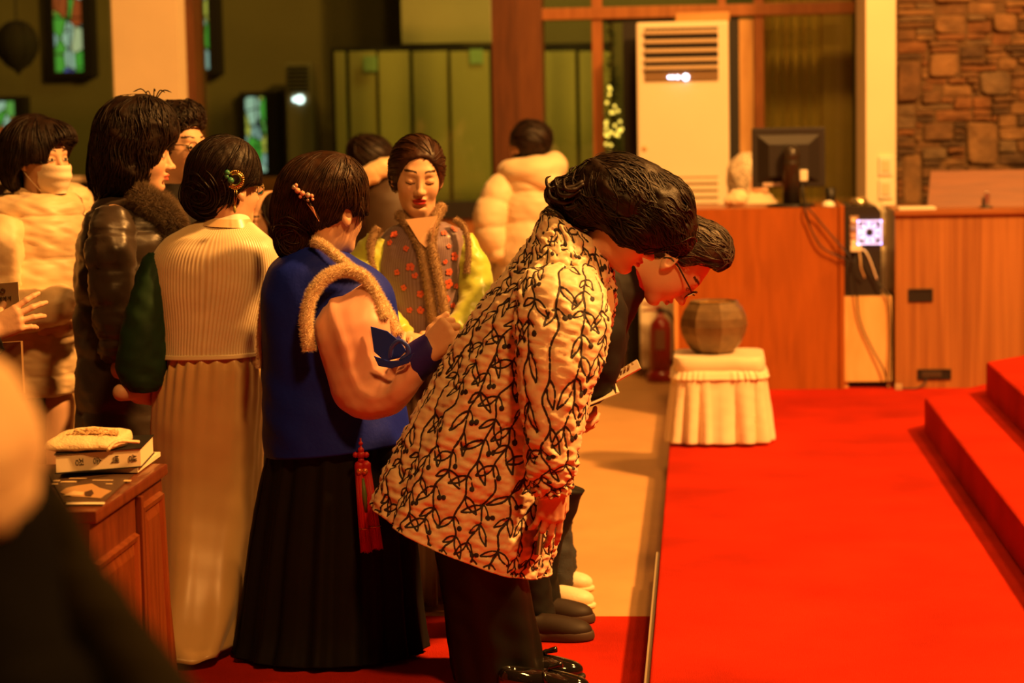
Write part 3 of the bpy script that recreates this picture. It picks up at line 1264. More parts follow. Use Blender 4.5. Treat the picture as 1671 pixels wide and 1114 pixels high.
# ------------------------------------------------------------------ standing air conditioner
AY = 13.45
a, b, _, _, z0, z1 = pbox(1040, 35, 1190, 340, AY, AY)
ac = thing('air_conditioner', 'tall white standing air conditioner with dark top louvres against the window', 'air conditioner', ((a + b) / 2, AY + .15, 0))
acw = mk('ac_white', (.84, .76, .58), rough=.38, var=.03, vscale=2)
box('casing', acw, ac, a, b, AY, AY + .34, .06, z1, .018)
box('plinth', dark_base, ac, a + .02, b - .02, AY + .02, AY + .32, 0, .07)
la, lb, _, _, l0, l1 = pbox(1052, 45, 1172, 131, AY, AY)
box('louvre_recess', black, ac, la, lb, AY - .004, AY + .02, l0, l1)
slat = mk('slat_tan', (.55, .42, .27), rough=.5)
for yy in (52, 67, 82, 97, 110):
    zz = at(1112, yy, AY)[2]
    box('louvre', slat, ac, la, lb, AY - .03, AY - .004, zz - .012, zz + .010, .004)
box('display_panel', mk('display_brown', (.22, .14, .07), rough=.4), ac, la, lb, AY - .012, AY, l0, at(1112, 117, AY)[2])
for xx, r in ((1092, .010), (1098, .011), (1106, .012), (1119, .020)):
    MB().lathe([(.001, -.006), (r, -.005), (r, .004), (.001, .005)], at(xx, 126, AY - .016), 14, 1).build('display_light', glow, ac, True)
ga, gb, _, _, g0, g1 = pbox(1080, 288, 1172, 338, AY, AY)
box('intake_recess', mk('intake_dark', (.30, .19, .09), rough=.6), ac, ga, gb, AY - .004, AY + .02, g0 - .3, g1)
for q in range(12):
    zz = g1 - .012 - q * .042
    box('intake_slat', acw, ac, ga, gb, AY - .016, AY - .003, zz - .026, zz, .003)
MB().lathe([(.001, -.004), (.016, -.003), (.016, .003), (.001, .003)], at(1052, 242, AY - .003), 16, 1).build('badge', mk('badge_tan', (.7, .45, .2), rough=.5), ac, True)
# dark gaps beside the unit, their darkness put in as black boards
niche = thing('niche_board', 'black upright boards flanking the standing air conditioner', 'panel', (X(1110, 300, 13.98), 13.9, 0))
for x0, x1 in ((1018, 1050), (1186, 1207)):
    box('board', black, niche, X(x0, 200, 13.93), X(x1, 200, 13.93), 13.93, 13.96, 0, z0b)
box('top_board', black, niche, X(985, 40, 13.94), X(1100, 40, 13.94), 13.94, 13.97, at(1040, 36, 13.94)[2], z0b)
box('side_board', wood('light_wood', (.62, .36, .13), (.5, .27, .09), scale=(2, 2, .3)), niche, X(1207, 200, 13.93), X(1230, 200, 13.93), 13.93, 13.96, 0, z0b - .02)
a, b, _, _, z0, z1 = pbox(1103, 21, 1190, 33, 13.6, 13.9)
tag(box('wooden_box', wood('box_wood', (.6, .33, .12), (.5, .26, .08), scale=(.3, 2, 2)), None, a, b, 13.52, 13.75, at(1140, 35.2, 13.5)[2], z1, .005), 'flat light wood box lying on top of the tall air conditioner', 'box')

# ------------------------------------------------------------------ stone wall
STY = 12.95
st = box('wall_stone', mk('stone_mortar', (.12, .07, .03), rough=.95, bump=.6, bscale=60), None, at(1462, 100, STY)[0], 4.2, STY, STY + .25, 0, 3.4)
struct('wall_stone', st)
stone_m = [mk('stone_%s' % n, c, rough=.85, var=.35, vscale=11, bump=.9, bscale=26) for n, c in
           (('ochre', (.19, .105, .042)), ('brown', (.125, .065, .026)), ('rust', (.16, .070, .024)), ('grey', (.14, .092, .048)), ('dark', (.075, .042, .02)))]
gs_ = .036
nx, nz = 29, 48
X0s, Z0s = at(1463, 340, STY)[0], at(1560, 352, STY)[2]
occ = np.zeros((nx, nz), bool)
r4 = random.Random(11)
cells = []


def place_stone(i, k, w, h):
    if i + w > nx or k + h > nz or occ[i:i + w, k:k + h].any():
        return False
    occ[i:i + w, k:k + h] = True
    cells.append((i, k, w, h))
    return True


for i, k, w, h in ((0, 18, 4, 7), (11, 8, 5, 7), (13, 19, 5, 4), (5, 22, 5, 4), (1, 2, 3, 8), (14, 3, 4, 4), (4, 12, 5, 3), (15, 29, 4, 3), (6, 29, 5, 3), (2, 36, 5, 4), (12, 37, 5, 6)):
    place_stone(i, k, w, h)
for i, k, w, h in ((23, 6, 5, 5), (24, 16, 4, 4), (22, 26, 5, 3), (24, 36, 4, 4), (20, 42, 5, 4), (8, 42, 5, 4)):
    place_stone(i, k, w, h)
for k in range(nz):
    for i in range(nx):
        if not occ[i, k]:
            for w, h in ((r4.choice([3, 4, 5, 6]), r4.choice([1, 1, 2, 2])), (3, 1), (2, 1), (1, 1)):
                if place_stone(i, k, w, h):
                    break
for i, k, w, h in cells:
    x0, z0 = X0s + i * gs_, Z0s + k * gs_
    W_, H_ = w * gs_, h * gs_
    gp = .0015
    cx, cz = x0 + W_ / 2, z0 + H_ / 2
    big = min(w, h) >= 3
    pts = []
    for (qx, qz, ax_) in ((1, 1, 1), (-1, 1, 0), (-1, -1, 1), (1, -1, 0)):
        jx, jz = r4.uniform(.86, 1.0), r4.uniform(.86, 1.0)
        ca, cb = r4.uniform(.05, .38 if big else .22), r4.uniform(.08, .45 if big else .35)
        two = [(qx * jx, qz * (jz - cb)), (qx * (jx - ca), qz * jz)]
        pts += two if ax_ else two[::-1]
    dep = r4.uniform(.010, .038) + (.008 if big else 0)
    tilt = r4.uniform(-.012, .012)
    V = []
    for sc2, y in ((1, 0.), (1, -dep * .75), (.91, -dep)):
        for (px, pz) in pts:
            V.append((cx + px * sc2 * (W_ / 2 - gp), STY + .01 + y + tilt * px + r4.uniform(-.003, .003), cz + pz * sc2 * (H_ / 2 - gp)))
    n = len(pts)
    V.append((cx, STY + .01 - dep - r4.uniform(0, .008), cz))
    Fs = [(j * n + q, (j + 1) * n + q, (j + 1) * n + (q + 1) % n, j * n + (q + 1) % n) for j in (0, 1) for q in range(n)]
    Fs += [(2 * n + q, 3 * n, 2 * n + (q + 1) % n) for q in range(n)]
    o = mesh('stone', V, Fs, stone_m[r4.choice([0, 0, 1, 1, 2, 2, 3, 4]) if not big else r4.choice([0, 0, 3, 1])], st, False)

# ------------------------------------------------------------------ switches and sockets on the pillar
for (y0, y1, lab) in ((255, 286, 'white switch plate on the bright pillar, the upper of the pair'), (292, 324, 'white switch plate on the bright pillar, the lower of the pair')):
    a, b, _, _, z0, z1 = pbox(1434, y0, 1456, y1, 12.62, 12.62)
    s = thing('switch_plate', lab, 'switch', ((a + b) / 2, 12.61, z0))
    box('plate', white_p, s, a, b, 12.605, 12.62, z0, z1, .003)
    box('rocker', mk('rocker', (.74, .62, .42), rough=.4), s, a + .015, b - .015, 12.60, 12.607, z0 + .02, z1 - .02, .003)
a, b, _, _, z0, z1 = pbox(1441, 332, 1459, 396, 12.6, 12.62)
sk = thing('wall_socket', 'cream double wall socket with plugs behind the computer tower', 'socket', ((a + b) / 2, 12.61, z0))
box('plate', white_p, sk, a, b, 12.60, 12.62, z0, z1, .003)
for q in (.22, .5, .78):
    zc = z0 + (z1 - z0) * q
    box('plug', mk('plug_grey', (.35, .28, .2), rough=.5), sk, (a + b) / 2 - .016, (a + b) / 2 + .02, 12.57, 12.6, zc - .022, zc + .022, .006)

# ------------------------------------------------------------------ desks
CY = 11.7
red_wood = wood('red_wood', (.37, .098, .010), (.29, .075, .007), scale=(2.5, 2.5, .3), rough=.4, streak=9)
zebra = wood('zebra_wood', (.40, .165, .042), (.25, .09, .022), scale=(6, 6, .12), rough=.5, streak=7)
a, b, _, _, z0, z1 = pbox(1106, 340, 1370, 632, CY, CY)
d1 = thing('desk', 'orange-red wooden desk front with the monitor on top', 'desk', ((a + b) / 2, CY + .3, HP))
box('front_panel', red_wood, d1, a, b, CY, CY + .03, HP, z1)
box('side_panel', wood('edge_wood', (.72, .36, .11), (.62, .29, .08), scale=(2, 2, .3)), d1, a - .02, a, CY - .005, CY + .62, HP, z1 + .01, .003)
box('side_panel', red_wood, d1, b, b + .025, CY - .015, CY + .62, HP, z1 + .01, .004)
box('desk_top', red_wood, d1, a, b, CY + .03, CY + .62, z1 - .03, z1 - .002)
ZD = z1
a, b, _, _, z0, z1 = pbox(1461, 350, 1700, 634, CY, CY)
d2 = thing('desk', 'brown streaked wooden desk with two black cutouts beside the stone wall', 'desk', ((a + b) / 2, CY + .3, HP))
cut = [pbox(1482, 471, 1522, 492, CY, CY), pbox(1497, 602, 1552, 619, CY, CY)]
box('front_panel', zebra, d2, a, 2.6, CY, CY + .03, HP, z1)
box('desk_top', wood('top_wood', (.32, .11, .022), (.26, .085, .017), scale=(.3, 2.5, 2.5)), d2, a - .005, 2.6, CY - .02, CY + .62, z1, z1 + .028, .004)
box('side_panel', zebra, d2, a, a + .025, CY + .03, CY + .6, HP, z1)
ZD2 = z1 + .028
for k, (xa, xb, _, _, za, zb) in enumerate(cut):
    o = MB()
    t = .008
    o.box(xa, xb, CY - .008, CY, zb - t, zb).box(xa, xb, CY - .008, CY, za, za + t).box(xa, xa + t, CY - .008, CY, za + t, zb - t).box(xb - t, xb, CY - .008, CY, za + t, zb - t)
    f_o = o.build('cutout_rim', blackp, d2)
    box('recess', black, f_o, xa + t, xb - t, CY - .003, CY, za + t, zb - t)
    if k == 1:
        box('socket_insert', mk('socket_dark', (.06, .04, .025), rough=.4), f_o, xa + .02, xb - .05, CY - .012, CY - .003, za + .012, zb - .012, .003)
# sloping reading panel on the second desk
a, b, _, _, z0, z1 = pbox(1517, 278, 1720, 340, CY + .3, CY + .3)
rp_ = thing('reading_stand', 'reddish wooden sloping panel standing on the streaked desk', 'stand', ((a + b) / 2, CY + .32, ZD2))
mb = MB()
V = [(a - .02, CY + .22, ZD2), (2.6, CY + .22, ZD2), (2.6, CY + .245, ZD2), (a - .02, CY + .245, ZD2), (a + .012, CY + .34, z1), (2.6, CY + .34, z1), (2.6, CY + .365, z1), (a + .012, CY + .365, z1)]
mb.add(V, [(0, 1, 5, 4), (3, 7, 6, 2), (4, 5, 6, 7), (0, 4, 7, 3), (1, 2, 6, 5), (0, 3, 2, 1)])
mb.build('panel', wood('panel_wood', (.20, .058, .010), (.15, .042, .007), scale=(.25, 3, 3)), rp_)
box('rear_brace', MATS['panel_wood'], rp_, a + .2, a + .23, CY + .3, CY + .5, ZD2, ZD2 + .12)
c = at(1610, 345, CY + .12)
ck = thing('card_clip', 'small upright metal clip on the streaked desk before the sloping panel', 'clip', (c[0], CY + .12, ZD2))
box('base', blackp, ck, c[0] - .035, c[0] + .03, CY + .09, CY + .15, ZD2, ZD2 + .008, .002)
mb = MB()
mb.box(c[0] - .012, c[0] + .014, CY + .11, CY + .125, ZD2 + .008, ZD2 + .085, .004)
mb.build('blade', chrome, ck)
box('spring', blackp, ck, c[0] - .024, c[0] - .012, CY + .112, CY + .135, ZD2 + .008, ZD2 + .055, .003)
a, b, _, _, z0, z1 = pbox(1464, 338, 1528, 345, CY, CY)
tag(box('paper_stack', mk('paper', (.84, .76, .6), rough=.7), None, a + .01, b, CY + .01, CY + .17, ZD2, ZD2 + .012, .002), 'thin stack of white paper at the desk corner by the pillar', 'paper')

# monitor seen from behind
MY = 11.95
a, b, _, _, z0, z1 = pbox(1227, 208, 1347, 306, MY, MY)
mn = thing('monitor', 'black computer monitor seen from behind, on the orange-red desk', 'monitor', ((a + b) / 2, MY, ZD))
mb = MB()
mb.box(a, b, MY + .02, MY + .045, z0, z1, .008)
mb.build('casing', blackp, mn)
mb = MB()
xm, zm = (a + b) / 2, (z0 + z1) / 2
V = [(a + .03, MY + .02, z0 + .03), (b - .03, MY + .02, z0 + .03), (b - .03, MY + .02, z1 - .04), (a + .03, MY + .02, z1 - .04), (a + .09, MY - .015, z0 + .06), (b - .09, MY - .015, z0 + .06), (b - .09, MY - .015, z1 - .09), (a + .09, MY - .015, z1 - .09)]
mb.add(V, [(4, 7, 6, 5), (0, 4, 5, 1), (1, 5, 6, 2), (2, 6, 7, 3), (3, 7, 4, 0)])
mb.build('rear_cover', blackp, mn)
box('screen', mk('screen_dim', (.05, .05, .06), rough=.2), mn, a + .01, b - .01, MY + .045, MY + .048, z0 + .01, z1 - .01)
ca, cb, _, _, c0, c1 = pbox(1277, 238, 1306, 336, MY - .06, MY)
cx = (ca + cb) / 2
r = (cb - ca) / 2
prof = [(r, ZD + .012), (r, c1 - .10), (r * 1.02, c1 - .098), (r * 1.02, c1 - .09), (r, c1 - .088), (r, c1 - .055), (r * 1.02, c1 - .053), (r * 1.02, c1 - .045), (r, c1 - .043)] + [(r * math.cos(t), c1 - .043 + r * math.sin(t)) for t in np.linspace(.1, 1.5, 7)]
MB().lathe(prof, (cx, MY - .055, 0), 24).build('stand_column', mk('column_black', (.03, .022, .015), rough=.28), mn, True)
MB().lathe([(.13, ZD), (.13, ZD + .008), (.11, ZD + .014), (.03, ZD + .016)], (cx, MY - .04, 0), 28).build('stand_base', blackp, mn, True)
la, lb, _, _, l0, l1 = pbox(1245, 298, 1276, 304, MY, MY)
box('label_strip', mk('label_silver', (.6, .45, .35), rough=.5), mn, la, lb, MY + .012, MY + .02, l0, l1)
p = at(1311, 286, MY - .01)
box('video_plug', white_p, mn, p[0] - .022, p[0] + .022, MY - .03, MY + .005, p[2] - .03, p[2] + .03, .006)
cab = thing('cable', 'black monitor cable pair hanging down the orange-red desk front to the computer', 'cable', (p[0], CY - .02, ZD))
for pts_ in ([(1310, 298, MY - .03), (1312, 318, MY - .1), (1318, 337, CY - .02), (1338, 362, CY - .025), (1362, 390, CY - .03), (1392, 424, CY - .05)],
             [(1309, 298, MY - .03), (1309, 320, MY - .1), (1313, 338, CY - .02), (1322, 370, CY - .025), (1340, 402, CY - .03), (1368, 418, CY - .03), (1396, 428, CY - .05)]):
    MB().tube(path([at(*q) for q in pts_], 40), .0045, 7).build('lead', blackp, cab, True)
# mouse-like dome, cup, veil, etc. on desk
p = at(1352, 337, CY + .1)
MB().lathe([(.036, ZD), (.036, ZD + .008), (.028, ZD + .022), (.014, ZD + .03), (.002, ZD + .032)], (p[0], CY + .1, 0), 20).build('tmp', white_p, None, True, loc=(p[0], CY + .1, ZD))
o = bpy.data.objects['tmp']
o.name = 'desk_mouse'
tag(o, 'small white dome-shaped mouse at the right end of the orange-red desk', 'mouse')
p = at(1355, 320, CY + .35)
MB().lathe([(.02, ZD), (.024, ZD + .002), (.03, ZD + .09), (.026, ZD + .09), (.02, ZD + .01), (.001, ZD + .01)], (p[0], CY + .35, 0), 20).build('tmp', black, None, True, loc=(p[0], CY + .35, ZD))
o = bpy.data.objects['tmp']
o.name = 'cup'
tag(o, 'small black cup behind the white mouse on the orange-red desk', 'cup')

# computer tower on its pale stand
a, b, _, _, z0, z1 = pbox(1379, 484, 1456, 632, CY, CY)
sd = thing('side_stand', 'pale plywood stand under the computer tower between the desks', 'stand', ((a + b) / 2, CY + .25, HP))
ply = wood('plywood', (.80, .52, .22), (.68, .40, .14), scale=(3, 3, .5), streak=5)
box('front_panel', ply, sd, a, b, CY + .03, CY + .05, HP + .035, z1)
box('top_panel', ply, sd, a, b, CY + .05, CY + .5, z1 - .02, z1)
for xx in (a, b - .02):
    box('side_panel', ply, sd, xx, xx + .02, CY + .05, CY + .5, HP, z1 - .02)
box('toe_recess', black, sd, a + .02, b - .02, CY + .06, CY + .07, HP, HP + .035)
ZS = z1
a, b, _, _, z0, z1 = pbox(1380, 337, 1439, 483, CY, CY)
pc = thing('computer_tower', 'black computer tower showing its lit fan and rear sockets, on the plywood stand', 'computer', ((a + b) / 2, CY + .25, ZS))
mb = MB()
bm = bmesh.new()
prof = [(a, ZS), (b, ZS), (b, z1 - .03), (b - .025, z1), (a, z1)]
vs = [bm.verts.new((x, CY + .05, z)) for x, z in prof]
f = bm.faces.new(vs)
r = bmesh.ops.extrude_face_region(bm, geom=[f])
for v in r['geom']:
    if isinstance(v, bmesh.types.BMVert):
        v.co.y += .42
bmesh.ops.recalc_face_normals(bm, faces=bm.faces)
mb.bm(bm).build('case', blackp, pc)
fc = at(1419, 379, CY + .045)
ring = MB().tube([fc + .060 * A(math.cos(t), 0, math.sin(t)) for t in np.linspace(0, 2 * math.pi, 33)], .004, 6, False)
fan = ring.build('fan_ring', mk('fan_frame', (.2, .2, .25), rough=.4), pc, True)
fan_glow = mk('fan_glow', (.6, .62, .9), rough=.4, emis=((.62, .55, 1.0), 1.5))
for k in range(9):
    a0 = k * 2 * math.pi / 9
    pts_ = [fc + A(math.cos(a0 + t * .5) * rr, .004 * (1 - t), math.sin(a0 + t * .5) * rr) for rr, t in ((.020, 0), (.056, 0), (.056, 1), (.020, 1))]
    V = pts_ + [q + A(0, .003, 0) for q in pts_]
    MB().add(V, [(0, 1, 2, 3), (7, 6, 5, 4), (0, 4, 5, 1), (1, 5, 6, 2), (2, 6, 7, 3), (3, 7, 4, 0)]).build('fan_blade', fan_glow, fan)
MB().lathe([(.001, -.012), (.018, -.010), (.020, .004), (.001, .006)], fc, 4, 1).build('fan_hub', black, fan)
sqr = MB()
t = .064
for x0, x1, zz0, zz1 in ((-t, t, t - .008, t), (-t, t, -t, -t + .008), (-t, -t + .008, -t, t), (t - .008, t, -t, t)):
    sqr.box(fc[0] + x0, fc[0] + x1, CY + .036, CY + .05, fc[2] + zz0, fc[2] + zz1)
sqr.build('fan_bezel', fan_glow, fan)
ia, ib, _, _, i0, i1 = pbox(1387, 352, 1401, 402, CY + .045, CY)
box('socket_panel', mk('io_steel', (.5, .36, .26), rough=.4, metal=.4), pc, ia, ib, CY + .04, CY + .05, i0, i1)
for q, cm in ((.15, white_p), (.4, mk('port_blue', (.3, .3, .6), rough=.4)), (.66, mk('port_pink', (.7, .4, .35), rough=.4)), (.85, white_p)):
    zz = i1 + (i0 - i1) * q
    box('port', cm, pc, ia + .006, ib - .014, CY + .03, CY + .04, zz - .011, zz + .011, .003)
p = at(1396, 405, CY + .03)
box('power_plug', white_p, pc, p[0] - .028, p[0] + .03, CY + .005, CY + .05, p[2] - .017, p[2] + .017, .006)
pc_c = thing('cable', 'pale and black leads dangling from the back of the computer tower', 'cable', (p[0], CY, ZS))
for pts_, m_ in (([(1404, 406, CY + .03), (1412, 410, CY), (1420, 425, CY), (1431, 456, CY + .02)], white_p), ([(1402, 408, CY + .02), (1404, 425, CY), (1405, 437, CY), (1411, 453, CY + .02)], mk('lead_tan', (.6, .42, .22), rough=.5)),
                 ([(1397, 410, CY + .03), (1394, 440, CY), (1398, 478, CY), (1404, 525, CY + .01), (1424, 570, CY + .01), (1443, 605, CY), (1448, 634, CY)], blackp),
                 ([(1425, 452, CY + .03), (1440, 470, CY + .01), (1450, 490, CY + .01), (1453, 540, CY + .01), (1452, 632, CY)], blackp)):
    MB().tube(path([at(*q) for q in pts_], 32), .0045, 7).build('lead', m_, pc_c, True)
p = at(1402, 332, CY + .2)
MB().lathe([(.045, z1), (.05, z1 + .004), (.05, z1 + .018), (.04, z1 + .035), (.02, z1 + .042), (.001, z1 + .043)], (p[0], CY + .2, 0), 24).build('tmp', mk('tin_gold', (.75, .6, .35), rough=.25, metal=.9), None, True, loc=(p[0], CY + .2, z1))
o = bpy.data.objects['tmp']
o.name = 'tin'
tag(o, 'small shiny round tin on top of the computer tower', 'tin')
p = at(1482, 634, CY - .05)
fc_ = thing('cable', 'black lead running from the low cutout along the carpet edge', 'cable', (p[0], CY - .04, HP))
MB().tube(path([at(1512, 616, CY - .018), at(1508, 626, CY - .03), A(at(1495, 632, CY - .05)[0], CY - .05, HP + .006), A(at(1470, 634, CY - .05)[0], CY - .05, HP + .006)], 24), .0045, 7).build('lead', blackp, fc_, True)
box('adapter', mk('adapter_grey', (.45, .33, .2), rough=.5), fc_, at(1460, 630, CY - .05)[0], at(1472, 630, CY - .05)[0], CY - .07, CY - .035, HP, HP + .03, .005)

# ------------------------------------------------------------------ fire extinguisher
EY = 13.3
c = at(1078, 560, EY)
ex = thing('fire_extinguisher', 'red fire extinguisher on a red floor stand by the desk end', 'extinguisher', (c[0], EY, 0))
redp = mk('extinguisher_red', (.26, .014, .008), rough=.3, coat=.3)
zt = at(1078, 510, EY)[2]
MB().lathe([(.06, .07), (.066, .075), (.066, zt - .10), (.058, zt - .06), (.03, zt - .03), (.02, zt - .025), (.02, zt)], (c[0], EY, 0), 28).build('cylinder', redp, ex, True)
mb = MB().lathe([(.085, .0), (.088, .004), (.088, .05), (.075, .06), (.07, .07), (.001, .07)], (c[0], EY, 0), 28)
mb.build('stand', redp, ex, True)
mb = MB()
mb.box(c[0] - .018, c[0] + .018, EY - .018, EY + .018, zt, zt + .03, .004)
mb.build('valve', blackp, ex)
MB().tube([(c[0] + .01, EY, zt + .025), (c[0] - .05, EY, zt + .045), (c[0] - .11, EY, zt + .06)], [.008, .009, .007], 8).build('lever', redp, ex, True)
MB().tube([(c[0] + .01, EY, zt + .01), (c[0] - .06, EY, zt + .018), (c[0] - .11, EY, zt + .012)], [.008, .009, .007], 8).build('lever', redp, ex, True)
MB().tube(path([A(c[0] + .015, EY, zt + .01), A(c[0] + .05, EY, zt), A(c[0] + .085, EY, zt - .07), A(c[0] + .085, EY, zt - .25), A(c[0] + .078, EY - .01, .1)], 24), [.011] * 20 + [.013, .015, .017, .017], 8).build('hose', black, ex, True)
box('label', mk('label_cream', (.20, .09, .05), rough=.6), ex, c[0] - .03, c[0] + .028, EY - .070, EY - .06, .2, .32, .002)

# ------------------------------------------------------------------ covered stool and faceted pot
TY = 9.95
c0, c1 = at(1098, 600, TY - .2), at(1250, 600, TY - .2)
cx, hw = (c0[0] + c1[0]) / 2, (c1[0] - c0[0]) / 2
zt = at(1170, 588, TY - .2)[2]
stl = thing('covered_stool', 'square stool under a pleated cream cloth on the red platform', 'stool', (cx, TY, HP))
cloth = mk('cream_satin', (.86, .72, .50), rough=.42, sheen=.3, var=.04, vscale=6)
Rg = lambda z, hx, hy, e: np.concatenate([A(cx, TY, z), A(hx, 0, 0), A(0, hy, 0), [e]])


def around(P):
    q = np.linalg.norm(np.roll(P, -1, 1) - P, axis=2).cumsum(1)
    return q / q[:, -1:]


Loft([Rg(zt + .012, hw * .55, .12, 5), Rg(zt + .012, hw * .93, .20, 6), Rg(zt + .004, hw * .985, .212, 6), Rg(zt - .022, hw, .217, 6), Rg(zt - .05, hw * .99, .214, 6)], 160, 24, wrinkle(.0015, 6, 2)).build('seat_cover', cloth, stl)
Loft([Rg(zt - .045, hw * 1.0, .215, 5), Rg(zt - .06, hw * 1.03, .222, 5), Rg(zt - .085, hw * 1.065, .23, 5)], 420, 14,
     lambda th, v, P: .005 * v * np.sin(2 * math.pi * 62 * around(P)) + .003 * v * np.sin(2 * math.pi * 97 * around(P))).build('frill', cloth, stl)
Loft([Rg(zt - .075, hw * 1.015, .22, 5), Rg(zt - .16, hw * 1.05, .228, 4.5), Rg(zt - .26, hw * 1.09, .238, 4.2), Rg(HP + .012, hw * 1.13, .25, 4)], 420, 40,
     lambda th, v, P: (.005 + .046 * v) * (np.abs(np.sin(math.pi * 20 * around(P) + .4 * np.sin(2 * math.pi * 3 * around(P)))) ** .75 - .6) + .002 * wob(P, 8, 3)).build('pleated_skirt', cloth, stl)
for sx in (-1, 1):
    for sy in (-1, 1):
        box('leg', MATS['bench_wood'], stl, cx + sx * hw * .8 - .018, cx + sx * hw * .8 + .018, TY + sy * .16 - .018, TY + sy * .16 + .018, HP, zt - .05)
pcx = at(1165, 540, TY)[0]
zb = zt + .013
sP = S(TY)
pot = thing('pot', 'brown faceted round pot with a golden rim standing on the cloth-covered stool', 'pot', (pcx, TY, zb))
prof = [(.001, 0), (.080, 0), (.104, .018), (.128, .05), (.146, .09), (.153, .125), (.149, .16), (.134, .198), (.112, .228), (.106, .232), (.100, .226), (.118, .19), (.13, .13), (.10, .05), (.001, .03)]
prof = [(r * .985, z * 1.0) for r, z in prof]
n = 8
pv, pf = [], []
for r, z in prof:
    for k in range(n):
        an = 2 * math.pi * (k + .28) / n
        pv.append((pcx + r * 1.03 * math.cos(an), TY + r * 1.03 * math.sin(an), zb + z))
pf = [(i * n + k, i * n + (k + 1) % n, (i + 1) * n + (k + 1) % n, (i + 1) * n + k) for i in range(len(prof) - 1) for k in range(n)]
pot_m = mk('pot_brown', (.17, .105, .045), rough=.42, var=.25, vscale=18, bump=.08, bscale=60, metal=.25)
rim_m = mk('pot_gold', (.75, .50, .16), rough=.4, metal=.3)
mi = [0 if i < 10 else 1 for i in range(len(prof) - 1) for k in range(n)]
mesh('vessel', pv, pf, [pot_m, rim_m], pot, False, midx=mi)
MB().tube([(pcx + .109 * math.cos(2 * math.pi * (k + .28) / n), TY + .109 * math.sin(2 * math.pi * (k + .28) / n), zb + .231) for k in range(n + 1)], .005, 6, False).build('rim', mk('rim_dark', (.12, .08, .03), rough=.4), pot)

# ------------------------------------------------------------------ pew end with books, lower left
pew_w = wood('pew_wood', (.17, .040, .009), (.115, .025, .006), scale=(2.5, 2.5, .35), rough=.38, coat=.25)
PX = -1.445
zp = .715
yf, yn = onz(265, 757, zp)[1], onz(150, 832, zp)[1]
PX = onz(265, 757, zp)[0]
pw = thing('pew', 'dark red-brown pew end with raised panels, books lying on its shelf', 'pew', (PX - .3, (yf + yn) / 2, 0))
box('book_shelf', pew_w, pw, PX - 1.6, PX + .012, yn - .02, yf + .012, zp - .03, zp, .006)
mb = MB()
V = []
for x in (PX - .04, PX - .005):
    V += [(x, yn - .1, .008), (x, yf + .14, .008), (x, yf + .05, .35), (x, yf, zp - .03), (x, yn - .02, zp - .03)]
mb.add(V, [(0, 1, 2, 3, 4)[::-1], (5, 6, 7, 8, 9)] + [(k, (k + 1) % 5, 5 + (k + 1) % 5, 5 + k) for k in range(5)])
mb.build('end_board', pew_w, pw)
pan_w = wood('pew_panel', (.21, .052, .012), (.15, .034, .007), scale=(2.5, 2.5, .35), rough=.3, coat=.3)


def molding(y0, y1, z0, z1, lean=0.):
    t = .022
    o = MB()
    pts = lambda d: [(y0 + d, z0 + d), (y1 - d + lean, z0 + d), (y1 - d, z1 - d), (y0 + d, z1 - d)]
    V, Fs = [], []
    for d, x in ((0, 0), (.006, .014), (.018, .012), (.026, .003), (.05, .010), (.056, .010)):
        V += [(PX - .005 + x, y, z) for y, z in pts(d)]
    for j in range(5):
        for k in range(4):
            Fs.append((j * 4 + k, j * 4 + (k + 1) % 4, j * 4 + 4 + (k + 1) % 4, j * 4 + 4 + k))
    Fs.append((20, 21, 22, 23))
    o.add(V, Fs).build('raised_panel', pan_w, pw)


ym = yn + (yf - yn) * .60
molding(yn + .0, ym - .02, .08, zp - .13)
molding(ym + .03, yf - .02, .08, zp - .07, .05)
box('divider', pew_w, pw, PX - .005, PX + .012, ym - .006, ym + .018, .03, zp - .04, .004)
box('plinth', pew_w, pw, PX - .04, PX + .015, yn - .12, yf + .17, .0065, .05, .005)
box('rear_panel', pew_w, pw, PX - 1.6, PX - .04, yf - .05, yf - .02, .0065, zp - .03)

# leaflet, paper, book, pouch stacked on the shelf
la = onz(80, 800, zp)
ink = mk('ink_black', (.02, .014, .01), rough=.6)
page = mk('page_cream', (.82, .68, .45), rough=.7)


def quad_pts(px, z):
    return [onz(x, y, z) for x, y in px]


def sheet(name, px, z, t, m, parent=None, loc=None):
    P = quad_pts(px, z)
    n = len(P)
    V = [tuple(p) for p in P] + [tuple(p + A(0, 0, t)) for p in P]
    return MB().add(V, [tuple(range(n)), tuple(range(n, 2 * n))[::-1]] + [(k, n + k, n + (k + 1) % n, (k + 1) % n) for k in range(n)]).build(name, m, parent, loc=loc)


lf = thing('leaflet', 'printed dark leaflet with a pale picture, open at the pew front under the books', 'leaflet', quad_pts([(130, 805)], zp)[0])
sheet('sheet', [(106, 822), (168, 822), (218, 776), (80, 776)], zp, .004, mk('leaflet_dark', (.07, .035, .018), rough=.35), lf)
sheet('white_margin', [(108, 823), (170, 823), (171.5, 820), (110, 820)], zp + .0045, .0015, page, lf)
pic = mk('leaflet_tan', (.50, .28, .11), rough=.4)
sheet('picture', [(98, 803), (108, 796), (128, 792), (150, 789), (163, 796), (182, 801), (172, 807), (164, 813), (140, 811), (118, 810)], zp + .0045, .0008, pic, lf)
sheet('picture', [(138, 803), (150, 799), (153, 805), (148, 810), (139, 809)], zp + .0056, .0008, mk('leaflet_ink', (.05, .02, .012), rough=.4), lf)
sheet('picture', [(104, 808), (120, 801), (138, 803), (134, 808)], zp + .0056, .0008, mk('leaflet_pale', (.72, .5, .25), rough=.4), lf)
